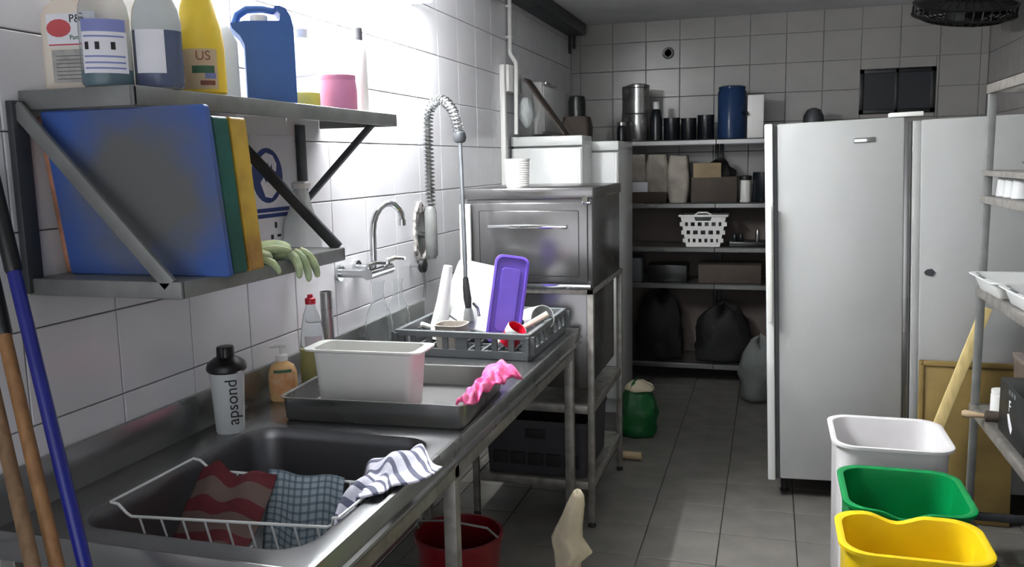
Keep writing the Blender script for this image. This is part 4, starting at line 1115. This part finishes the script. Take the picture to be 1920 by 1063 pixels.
# second board
z = ZL[1]
def sack(label, x0, x1, h, y=6.12, m='greybag', grp='paper sacks on the second board'):
    g = G(); rings = []
    for k in range(9):
        f = k / 8
        b = 0.004 + 0.016 * math.sin(math.pi * f)
        q = rr((x0 + x1) / 2, y, (x1 - x0) / 2 - 0.012 + b, 0.075 + b - 0.05 * max(0, f - 0.75), 0.03, z + h * f + 0.0002)
        rings.append([(p[0] + (0.006 * nz(p[0] * 20, p[1] * 20, f * 5) if 0 < k else 0), p[1] + (0.006 * nz(p[0] * 22, p[1] * 18, f * 6 + 3) if 0 < k else 0), p[2] + (0.008 * nz(p[0] * 30, p[1] * 20, 5) if k > 6 else 0)) for p in rings and q or q])
    g.loft(rings)
    return single('paper_sack', label, 'sack', g, m, ((x0 + x1) / 2, y, z), grp, ang=1.0)
sack('crumpled paper sack at the left end of the second board', 0.462, 0.606, 0.335)
sack('crumpled paper sack in the middle of the three', 0.611, 0.755, 0.335)
sack('tall paper sack next to the cardboard box', 0.760, 0.898, 0.322)
single('dark_tin', 'flat dark tin in front of the paper sacks', 'box', G().box(0.52, 0.76, 5.968, 6.02, z, z + 0.075, 0.008), 'brownbox', (0.64, 5.99, z))
single('white_carton', 'small white carton standing on the dark tin', 'box', G().box(0.525, 0.63, 5.972, 6.015, z + 0.0755, z + 0.145, 0.004), 'paper', (0.58, 5.99, z + 0.0755))
t = thing('cardboard_box', 'dark cardboard box with open tan flap and black rags', 'box', (1.07, 6.12, z))
make('body', G().box(0.925, 1.23, 6.0, 6.22, z, z + 0.175, 0.003), 'brownbox', t)
g = G(); Mq = Matrix.Translation((1.03, 5.998, z + 0.175)) @ Matrix.Rotation(0.16, 4, 'X'); g.box(-0.09, 0.095, -0.003, 0.003, -0.005, 0.095, 0.001, M=Mq)
make('flap', g, 'cardboard', t)
def rag(u, v):
    a = 2 * math.pi * u; r = math.sin(math.pi * (0.5 + 0.499 * v) / 1.0) if False else math.cos(v * math.pi / 2 * 0.97)
    return (1.10 + math.cos(a) * 0.115 * r * (1 + 0.25 * nz(math.cos(a) * 2, math.sin(a) * 2, v * 3)), 6.12 + math.sin(a) * 0.085 * r, z + 0.176 + 0.11 * math.sin(v * math.pi / 2) * (1 + 0.3 * nz(math.cos(a) * 1.5, math.sin(a) * 1.5, v * 2 + 9)))
make('black_rags', G().sheet(rag, 20, 10), 'dblack', t)
lat('white_jar', 'white jar with dark lid beside the cardboard box', 'jar', 1.283, 6.08, z, [('body', [(0.034, 0), (0.037, 0.005), (0.037, 0.14), (0.03, 0.15)], 'whitep', dict(seg=20)), ('lid', [(0.038, 0.15), (0.042, 0.155), (0.042, 0.175), (0.03, 0.18)], 'darkp', dict(seg=20))])
lat('cooking_pot', 'tall dark blue pot at the right end of the second board', 'pot', 1.40, 6.08, z, [('body', [(0.066, 0), (0.07, 0.006), (0.07, 0.20), (0.066, 0.20), (0.064, 0.01)], 'darkblue', dict(seg=24))])
# third board: laundry style basket
z = ZL[2]
lb_ = thing('white_basket', 'white plastic basket with cut-out holes on the third board', 'basket', (1.008, 6.06, z))
bx0, bx1, tx0, tx1, hb = 0.897, 1.122, 0.858, 1.162, 0.205
YF = 5.985
def lerp(a, b, k): return a + (b - a) * k
g = G()
g.box(tx0 - 0.015, tx1 + 0.015, YF - 0.012, YF + 0.012, z + hb, z + hb + 0.014, 0.003)
g.tube([(tx0 + 0.09, YF, z + hb + 0.008), (1.008 - 0.03, YF, z + hb + 0.030), (1.008 + 0.03, YF, z + hb + 0.030), (tx1 - 0.09, YF, z + hb + 0.008)], 0.006, 8)
g.box(tx0 - 0.01, tx1 + 0.01, 6.16, 6.18, z + hb, z + hb + 0.014, 0.003)
for xx in (tx0 - 0.008, tx1 + 0.008): g.box(xx - 0.008, xx + 0.008, YF, 6.17, z + hb, z + hb + 0.014, 0.003)
make('rim', g, 'whitep', lb_)
g = G()
hs = (0.0, 0.03, 0.055, 0.085, 0.112, 0.142, 0.168, 0.205)
for a, b in ((0, 1), (2, 3), (4, 5), (6, 7)):
    k0, k1 = hs[a] / hb, hs[b] / hb
    poly = [(lerp(bx0, tx0, k0), z + 0.0003 + hs[a]), (lerp(bx1, tx1, k0), z + 0.0003 + hs[a]), (lerp(bx1, tx1, k1), z + hs[b]), (lerp(bx0, tx0, k1), z + hs[b])]
    if a == 6:
        poly = [poly[0], poly[1], poly[2], (1.008 + 0.06, z + hs[7]), (1.008 + 0.05, z + 0.178), (1.008 - 0.05, z + 0.178), (1.008 - 0.06, z + hs[7]), poly[3]]
    g.prism(poly, YF - 0.003, YF + 0.003)
for r_, (ha, hb_) in enumerate(((0.03, 0.055), (0.085, 0.112), (0.142, 0.168))):
    n = 6 - r_ % 2
    for k in range(n + 1):
        f = k / n
        xa = lerp(lerp(bx0, tx0, ha / hb), lerp(bx1, tx1, ha / hb), f)
        w = 0.010 if 0 < k < n else 0.018
        g.box(xa - w, xa + w, YF - 0.003, YF + 0.003, z + ha - 0.001, z + hb_ + 0.001)
make('front_wall', g, 'whitep', lb_, smooth=False)
g = G()
g.box(bx0, bx1, YF, 6.14, z + 0.0003, z + 0.006)
g.prism([(bx0, z + 0.001), (bx0 + 0.005, z + 0.001), (tx0 + 0.005, z + hb), (tx0, z + hb)], YF, 6.16)
g.prism([(bx1 - 0.005, z + 0.001), (bx1, z + 0.001), (tx1, z + hb), (tx1 - 0.005, z + hb)], YF, 6.16)
g.box(bx0 - 0.01, bx1 + 0.01, 6.14, 6.15, z + 0.001, z + hb)
make('basket_body', g, 'greyp', lb_, smooth=False)
t = thing('black_tray_set', 'dark tray with small bottles right of the white basket', 'tray', (1.30, 6.08, z))
make('tray', G().box(1.185, 1.43, 5.99, 6.18, z, z + 0.035, 0.006), 'darkp', t)
for k, x in enumerate((1.22, 1.26, 1.37)): make('bottle', G().lathe([(0.015, 0.035), (0.017, 0.04), (0.017, 0.075 if k < 2 else 0.10), (0.008, 0.09 if k < 2 else 0.12)], (x, 6.03, z), 14), 'steel' if k == 2 else 'darkblue', t)
# fourth and bottom boards: dark stock
z = ZL[3]
single('dark_carton', 'dark grey carton at the left end of the fourth board', 'box', G().box(0.47, 0.585, 6.0, 6.2, z, z + 0.17, 0.006), 'greyp', (0.53, 6.1, z))
single('dark_carton', 'wide dark carton in the middle of the fourth board', 'box', G().box(0.62, 0.90, 6.02, 6.22, z, z + 0.12, 0.006), 'darkp', (0.76, 6.1, z))
single('dark_carton', 'low brown carton at the right of the fourth board', 'box', G().box(0.98, 1.40, 6.0, 6.22, z, z + 0.13, 0.006), 'brownbox', (1.19, 6.1, z))
z = ZL[4]
def sackf(cx, cy, z0, hx, hy, h, sd):
    def f(u, v):
        a = 2 * math.pi * u
        pr_ = max(0.0, 1 - (max(0, v - 0.1) / 0.9) ** 4.0) ** 0.5 if v > 0.1 else 0.9 + 0.1 * v / 0.1
        pr_ = max(0.02, pr_)
        k = 1 + 0.20 * nz(math.cos(a) * 1.6 + sd, math.sin(a) * 1.6, v * 2.5) + 0.10 * nz(math.cos(a) * 4 + sd, math.sin(a) * 4, v * 6)
        return (cx + math.cos(a) * hx * pr_ * k, cy + math.sin(a) * hy * pr_ * k, z0 + 0.001 + h * v * (1 + 0.22 * v * nz(math.cos(a) * 1.3 + sd, math.sin(a) * 1.3 + 4, v)))
    return f
single('black_sack', 'tall bulging black sack at the left of the lowest board', 'sack', G().sheet(sackf(0.70, 6.13, z, 0.17, 0.13, 0.47, 1), 26, 16), 'dblack', (0.7, 6.13, z), 'black sacks on the lowest board', solid=0.002)
single('black_sack', 'low wide black sack at the right of the lowest board', 'sack', G().sheet(sackf(1.15, 6.13, z, 0.19, 0.13, 0.38, 5), 26, 16), 'dblack', (1.16, 6.13, z), 'black sacks on the lowest board', solid=0.002)
# floor at the back
single('clear_bag', 'crumpled clear plastic bag on the floor beside the fridge', 'bag', G().sheet(sackf(1.40, 5.62, 0.0, 0.12, 0.12, 0.40, 9), 22, 14), 'bagfilm', (1.4, 5.62, 0), solid=0.002)
t = thing('green_sack', 'green rubbish sack with a pale top beside the stand', 'sack', (0.745, 4.74, 0))
make('bag', G().sheet(sackf(0.745, 4.74, 0.0, 0.105, 0.11, 0.30, 21), 26, 16), 'greensack', t, solid=0.002)
make('pale_top', G().sheet(lambda u, v: (0.755 + 0.085 * v * math.cos(6.2832 * u), 4.73 + 0.085 * v * math.sin(6.2832 * u), 0.318 - 0.05 * v ** 2.4 + 0.012 * nz(math.cos(6.2832 * u) * 2, math.sin(6.2832 * u) * 2, v * 3) * v), 22, 8), 'creamcloth', t, solid=0.003)
g = G(); g.tube([(0.700, 4.305, 0.022), (0.83, 4.30, 0.022)], 0.021, 14)
single('wood_stub', 'short round wooden stub on the floor by the stand', 'stick', g, 'stubwood', (0.77, 4.3, 0))

# ------------------------------------------------------------------ under the counter
t = thing('red_bucket', 'dark red bucket on the floor under the counter', 'bucket', (0.478, 2.52, 0), world=False)
make('pail', G().lathe([(0.11, 0.001), (0.115, 0.006), (0.142, 0.33), (0.148, 0.332), (0.148, 0.35), (0.138, 0.35), (0.112, 0.012)], seg=30), 'darkredp', t)
make('bail', G().tube([(0.145, 0, 0.335), (0.12, -0.06, 0.40), (0, -0.1, 0.43), (-0.12, -0.06, 0.40), (-0.145, 0, 0.335)], 0.004, 6), 'greymetal', t)
# cream cloth bundle standing in front of the stand: lofted sections with folds
secs = [(0.001, 0.835, 0.075, 0.06), (0.06, 0.832, 0.062, 0.055), (0.15, 0.830, 0.050, 0.05), (0.215, 0.829, 0.040, 0.046), (0.255, 0.832, 0.044, 0.046), (0.290, 0.848, 0.064, 0.044), (0.312, 0.838, 0.060, 0.042), (0.335, 0.828, 0.052, 0.04), (0.37, 0.836, 0.044, 0.038), (0.41, 0.848, 0.036, 0.034), (0.45, 0.858, 0.030, 0.03), (0.48, 0.864, 0.022, 0.024), (0.497, 0.864, 0.012, 0.014), (0.502, 0.864, 0.004, 0.005)]
rings = []
for z_, cx_, hw, hd_ in secs:
    ring_ = []
    for i in range(28):
        a = 2 * math.pi * i / 28
        k = 1 + (0.16 * math.sin(5 * a + z_ * 9) + 0.08 * math.sin(9 * a + 1)) * min(1, (0.50 - z_) * 5 + 0.05)
        ring_.append((cx_ + math.cos(a) * hw * (0.86 + 0.14 * k), 2.60 + math.sin(a) * hd_ * k, z_))
    rings.append(ring_)
single('cream_cloth', 'cream cloth bundle standing on the floor before the stand', 'cloth', G().loft(rings), 'creamcloth', (0.835, 2.6, 0), ang=1.2)

# ------------------------------------------------------------------ upright fridges on the right
def fridge(label, x0, w, y0, h, lean, zb, logo, grp='white upright fridges'):
    t = thing('upright_fridge', label, 'fridge', (x0, y0, 0), grp, rot=(0, -lean, 0), world=False)
    make('cabinet', G().box(0.0, w, 0.062, 0.60, zb, zb + h - 0.012, 0.006), 'fridge', t)
    d = make('door', G().box(0.03, w, 0.0, 0.055, zb + 0.004, zb + h - 0.006, 0.009), 'fridge', t)
    make('door_gasket', G().box(0.004, w - 0.002, 0.054, 0.064, zb + 0.01, zb + h - 0.016, 0.002), 'greyp', t)
    if not logo:
        make('side_strip', G().box(0.0, 0.032, 0.004, 0.055, zb + 0.004, zb + h - 0.008, 0.004), 'fridge', d)
    else:
      tr = make('edge_profile', G().box(-0.022, 0.012, -0.020, 0.055, zb + 0.002, zb + h - 0.004, 0.006), 'white', d)
      make('edge_groove', G().box(0.011, 0.031, 0.010, 0.055, zb + 0.004, zb + h - 0.008, 0.002), 'greyp', d)
      hdl = make('handle', G().box(-0.014, 0.006, -0.046, -0.026, zb + 0.74, zb + 1.26, 0.006), 'whitep', d)
      make('side_trim', G().box(w - 0.002, w + 0.028, 0.022, 0.05, zb + 0.004, zb + h - 0.03, 0.002), 'steel', t)
      for z in (zb + 0.77, zb + 1.23): make('handle_post', G().box(-0.012, 0.004, -0.030, -0.016, z - 0.012, z + 0.012, 0.002), 'whitep', hdl)
    make('top_hinge', G().box(w - 0.06, w + 0.07 if logo else w, -0.002, 0.05, zb + h - 0.006, zb + h + 0.012, 0.002), 'whitep', t)
    if logo:
        make('badge', G().box(w - 0.20, w - 0.115, -0.004, 0.001, zb + h - 0.105, zb + h - 0.083, 0.002), 'chrome', d)
    for x in (0.05, w - 0.05):
        for y in (0.10, 0.54):
            drop = x * lean
            make('foot', G().lathe([(0.02, -drop + 0.0015), (0.02, 0.01 - drop), (0.014, 0.012 - drop), (0.014, zb + 0.002)], (x, y, 0), 12), 'rubber', t)
    return t
f1 = fridge('white upright fridge with long vertical handle facing the aisle', 1.488, 0.542, 3.95, 1.618, 0.030, 0.088, True)
f2 = fridge('white upright fridge behind the storage rack at right', 2.062, 0.58, 3.95, 1.618, 0.030, 0.088, False)
g = G(); g.prism([(0.055, 1.048), (0.080, 1.042), (0.092, 1.058), (0.080, 1.074), (0.060, 1.072), (0.048, 1.060)], -0.004, 0.001)
make('dark_spot', g, 'darkmetal', f2, smooth=False)
# boards leaning between fridge and rack
t = thing('brown_panel', 'brown wooden panel leaning against the second fridge', 'board', (2.19, 3.86, 0))
Mw = Matrix.Translation((2.075, 3.842, 0.001)) @ Matrix.Rotation(-0.095, 4, 'X')
make('panel', G().box(0.0, 0.36, 0.0, 0.012, 0.002, 0.685, 0.002, M=Mw), 'woodbrown', t)
g = G(); g.box(-0.002, 0.36, -0.008, 0.016, 0.668, 0.690, 0.002, M=Mw); g.box(-0.004, 0.014, -0.008, 0.016, 0.002, 0.69, 0.002, M=Mw)
make('panel_frame', g, 'woodbrown', t)
g = G(); p = Vector((1.985, 3.70, 0.03)); q = Vector((2.305, 3.86, 0.93)); zz = (q - p).normalized(); xx = Vector((1, 0, 0)); xx = (xx - zz * xx.dot(zz)).normalized(); yy = zz.cross(xx)
Mx = Matrix.Identity(4)
for i in range(3): Mx[i][0] = xx[i]; Mx[i][1] = yy[i]; Mx[i][2] = zz[i]; Mx[i][3] = p[i]
g.box(-0.021, 0.021, -0.012, 0.012, 0, (q - p).length, 0.002, M=Mx)
single('pale_plank', 'pale wooden plank leaning diagonally beside the white bin', 'plank', g, 'woodpale', tuple(p))

# ------------------------------------------------------------------ waste bins
def bin_(label, x0, x1, y0, y1, z1, m, dip_front=0.0, dip_back=0.0, taper=0.80):
    cx, cy, hx, hy = (x0 + x1) / 2, (y0 + y1) / 2, (x1 - x0) / 2, (y1 - y0) / 2
    t = thing('waste_bin', label, 'bin', (cx, cy, 0), 'waste bins in a row', world=False)
    g = G(); N = 10
    def ring(a, b, r, z, dip=False):
        q = rr(0, 0, a, b, r, z, N)
        # densify the straight runs so the scoop has points to bend
        out = []
        for i, pnt in enumerate(q):
            nx = q[(i + 1) % len(q)]
            out.append(pnt)
            if (i + 1) % (N + 1) == 0:
                for k in range(1, 12):
                    f = k / 12
                    out.append(tuple(pnt[j] + (nx[j] - pnt[j]) * f for j in range(3)))
        res = []
        for p in out:
            dz = 0
            if dip:
                s_ = max(0.0, 1 - abs(p[0] + 0.02) / (hx * 0.42))
                s_ = s_ * s_ * (3 - 2 * s_)
                if p[1] < -b * 0.9: dz = -dip_front * s_
                if p[1] > b * 0.9: dz = -dip_back * s_
            res.append((p[0], p[1], p[2] + dz))
        return res
    k = taper
    g.loft([ring(hx * k - 0.01, hy * k - 0.01, 0.05, 0.001), ring(hx * k, hy * k, 0.055, 0.012), ring(hx - 0.016, hy - 0.016, 0.07, z1 - 0.03, True), ring(hx - 0.014, hy - 0.014, 0.07, z1 - 0.016, True), ring(hx, hy, 0.08, z1 - 0.012, True), ring(hx + 0.001, hy + 0.001, 0.08, z1 - 0.002, True),
            ring(hx - 0.003, hy - 0.003, 0.078, z1, True), ring(hx - 0.018, hy - 0.018, 0.07, z1 - 0.004, True), ring(hx - 0.021, hy - 0.021, 0.068, z1 - 0.03, True), ring(hx * k - 0.006, hy * k - 0.006, 0.05, 0.02)])
    make('bin_body', g, m, t, ang=0.8)
    return t
bin_('white waste bin, rearmost of the row by the fridge', 1.668, 2.058, 2.99, 3.37, 0.585, 'wbin', taper=0.86)
bin_('green waste bin between the white and yellow bins', 1.672, 2.035, 2.535, 2.915, 0.548, 'gbin', 0.022, 0.0, taper=0.86)
yb = bin_('yellow waste bin, nearest of the row', 1.638, 2.012, 2.225, 2.515, 0.552, 'ybin', 0.0, 0.022, taper=0.86)
make('handle_lip', G().tube([(-0.11, -0.150, 0.505), (-0.05, -0.158, 0.512), (0.05, -0.158, 0.512), (0.11, -0.150, 0.505)], 0.012, 10), mat('pale_peach_plastic', (236, 196, 150), 0.4, var=0.05), yb)

# ------------------------------------------------------------------ storage rack on the right
rk = thing('storage_rack', 'grey metal storage rack along the right wall', 'rack', (2.47, 2.95, 0))
RX0, RX1, RY0, RY1 = 2.20, 2.76, 2.30, 3.56
for x in (RX0 + 0.014, RX1 - 0.014):
    for y in (RY0 + 0.014, RY1 - 0.014):
        make('post', G().box(x - 0.013, x + 0.013, y - 0.013, y + 0.013, 0, 1.79, 0.002), 'greymetal', rk)
def frame(z0, z1, solid, m='fadedframe'):
    g = G()
    g.box(RX0 - 0.004, RX0 + 0.018, RY0, RY1, z0, z1, 0.002); g.box(RX1 - 0.018, RX1 + 0.004, RY0, RY1, z0, z1, 0.002)
    g.box(RX0, RX1, RY0 - 0.003, RY0 + 0.016, z0, z1, 0.002); g.box(RX0, RX1, RY1 - 0.016, RY1 + 0.003, z0, z1, 0.002)
    if solid: g.box(RX0 + 0.004, RX1 - 0.004, RY0 + 0.004, RY1 - 0.004, z1 - 0.008, z1 - 0.002)
    make('shelf', g, m, rk)
frame(1.772, 1.805, False); frame(1.475, 1.495, True); frame(1.375, 1.402, True); frame(1.028, 1.062, True); frame(0.572, 0.606, True); frame(0.14, 0.17, False, 'darkmetal')
CUPS = 'white cups on the rack'
for k, (y, lab) in enumerate(((3.46, 'farthest of the white cups on the narrow rack shelf'), (3.36, 'middle white cup on the narrow rack shelf'), (3.255, 'nearest white cup in view on the narrow rack shelf'))):
    lat('white_cup', lab, 'cup', 2.262, y, 1.4025, [('body', [(0.036, 0), (0.038, 0.003), (0.033, 0.066), (0.030, 0.068), (0.026, 0.0695)], 'cupwhite', dict(seg=22))], CUPS)
t = thing('metal_dish', 'shallow metal dish with ladle on the rack above the cups', 'dish', (2.36, 3.22, 1.4955), world=False)
make('dish', G().lathe([(0.08, 0), (0.085, 0.003), (0.115, 0.03), (0.118, 0.031), (0.11, 0.03), (0.08, 0.006)], seg=26), 'steel', t)
make('ladle', G().tube([(-0.02, 0.0, 0.02), (0.05, -0.06, 0.09), (0.12, -0.10, 0.15)], 0.007, 8), 'pinkb', t)
make('ladle_bowl', G().lathe([(0.006, 0.0), (0.022, 0.01), (0.028, 0.03), (0.025, 0.03), (0.012, 0.012)], (-0.03, 0.005, 0.006), 16), 'chrome', t)
def wtray(label, cx, cy, rz, z):
    t = thing('plastic_tray', label, 'tray', (cx, cy, z), 'white trays on the rack', rot=(0, 0, rz), world=False)
    g = tub(G(), 0, 0, [(0.20, 0.125, 0.02, 0.0006), (0.205, 0.13, 0.022, 0.005), (0.222, 0.148, 0.025, 0.052), (0.238, 0.164, 0.03, 0.056), (0.238, 0.164, 0.03, 0.060), (0.220, 0.146, 0.025, 0.060), (0.202, 0.127, 0.02, 0.008)])
    make('tray_body', g, 'white', t, ang=0.6)
    make('handle_slot', G().box(-0.232, -0.222, -0.04, 0.04, 0.0585, 0.0612, 0.001), 'greyp', t)
    return t
wtray('white plastic tray farther along the rack shelf', 2.40, 3.365, 0.03, 1.0615)
wtray('white plastic tray nearer along the rack shelf', 2.42, 3.025, 0.02, 1.0615)
# lower rack shelf
zr = 0.6065
t = thing('plastic_container', 'clear plastic food container on the lower rack shelf', 'container', (2.43, 3.44, zr), world=False)
make('tub', tub(G(), 0, 0, [(0.085, 0.075, 0.02, 0.001), (0.09, 0.08, 0.022, 0.006), (0.105, 0.095, 0.025, 0.20), (0.10, 0.09, 0.025, 0.20), (0.085, 0.075, 0.02, 0.01)]), mat('smoky_plastic', (120, 108, 104), 0.2, var=0.06, trans=0.45, ior=1.15), t)
make('lid', tub(G(), 0, 0, [(0.108, 0.098, 0.025, 0.20), (0.108, 0.098, 0.025, 0.214), (0.09, 0.08, 0.02, 0.218)]), mat('smoky_lid', (128, 116, 112), 0.25, var=0.06, trans=0.3, ior=1.15), t)
lat('steel_tumbler', 'tall steel tumbler behind the black box on the rack', 'tumbler', 2.345, 3.285, zr, [('body', [(0.028, 0), (0.030, 0.004), (0.032, 0.24), (0.029, 0.24), (0.027, 0.01)], 'steel', dict(seg=20))])
lat('white_jar', 'small white jar beside the black box on the rack', 'jar', 2.258, 3.375, zr, [('body', [(0.028, 0), (0.031, 0.004), (0.031, 0.085), (0.026, 0.09)], 'whitep', dict(seg=18)), ('lid', [(0.03, 0.09), (0.03, 0.104)], 'whitep', dict(seg=18))])
t = thing('black_carton', 'black carton with pale lettering on the lower rack shelf', 'box', (2.30, 2.90, zr))
make('carton', G().box(2.222, 2.40, 2.92, 3.235, zr, zr + 0.185, 0.003), 'darkp', t)
Mtx = face_M((2.2215, 3.10, zr + 0.115), (0, -1, 0), (0, 0, 1))
textmesh('lettering', 'F', 0.055, 'paper', t, Mtx)
for (y0, y1, z0, z1) in ((3.12, 3.10, 0.155, 0.170), (3.09, 3.07, 0.155, 0.170), (3.06, 3.04, 0.155, 0.170)):
    make('print_mark', G().box(2.2212, 2.2222, y1, y0, zr + z0, zr + z1), 'greyp', t, smooth=False)
g = G(); g.prism([(3.125, zr + 0.085), (3.105, zr + 0.09), (3.06, zr + 0.05), (3.07, zr + 0.03), (3.10, zr + 0.05)], 2.2210, 2.2222, axis='X'); make('print_mark', g, 'paper', t, smooth=False)
t = thing('rolling_pin', 'brown wooden rolling pin sticking out of the rack shelf', 'rolling pin', (2.25, 3.30, zr + 0.021))
g = G(); g.tube([(2.125, 3.325, zr + 0.021), (2.135, 3.323, zr + 0.021), (2.17, 3.317, zr + 0.021), (2.195, 3.313, zr + 0.021)], [0.010, 0.015, 0.010, 0.009], 14); make('grip', g, MT['stubwood'], t)
make('roller', G().tube([(2.195, 3.313, zr + 0.021), (2.20, 3.312, zr + 0.021), (2.285, 3.298, zr + 0.021)], [0.009, 0.020, 0.020], 16), MT['brownbox'], t)
# sack on the floor under the rack
single('black_sack', 'black rubbish sack on the floor under the rack', 'sack', G().sheet(sackf(2.50, 3.02, 0.0, 0.20, 0.22, 0.33, 14), 26, 14), 'dblack', (2.5, 3.02, 0), solid=0.002)

# ------------------------------------------------------------------ broom and mop handles at the left
def stick(name, label, p, q, r, m, grip_len, grip_m):
    p = Vector(p); q = Vector(q)
    d = (p - q).normalized()
    k = -q.z / d.z * -1
    bot = p + (q - p) * ((p.z - 0.0) / (p.z - q.z))
    bot = p + (q - p) * ((p.z - 0.03) / (p.z - q.z))
    t = thing(name, label, 'handle', (bot.x, bot.y, 0), 'cleaning handles leaning by the counter')
    top = p + d * 0.12
    make('pole', G().tube([bot, top], r, 14), m, t)
    if grip_len: make('grip', G().tube([p - d * grip_len, p - d * (grip_len - 0.006), top + d * 0.004, top + d * 0.01], [r * 1.05, r * 1.22, r * 1.22, r * 0.8], 14), grip_m, t)
    make('brush_head', G().box(bot.x - 0.05, bot.x + 0.12, bot.y - 0.035, bot.y + 0.035, 0.001, 0.06, 0.01), 'greyp', t)
stick('mop_handle', 'shiny blue mop handle with black grip leaning by the counter', (0.079, 1.25, 1.445), (0.311, 1.13, 0.874), 0.0125, 'bluehandle', 0.075, 'darkp')
stick('broom_handle', 'orange brown wooden broom handle with dark top end', (0.096, 1.21, 1.263), (0.281, 1.10, 0.885), 0.0125, 'wood', 0.001, 'darkp')
stick('broom_handle', 'darker wooden broom handle at the bottom left corner', (0.132, 1.15, 1.119), (0.272, 1.06, 0.903), 0.0125, mat('dark_handle_wood', (128, 100, 72), 0.6, var=0.14, stretch=(8, 8, 1)), 0.0, 'darkp')
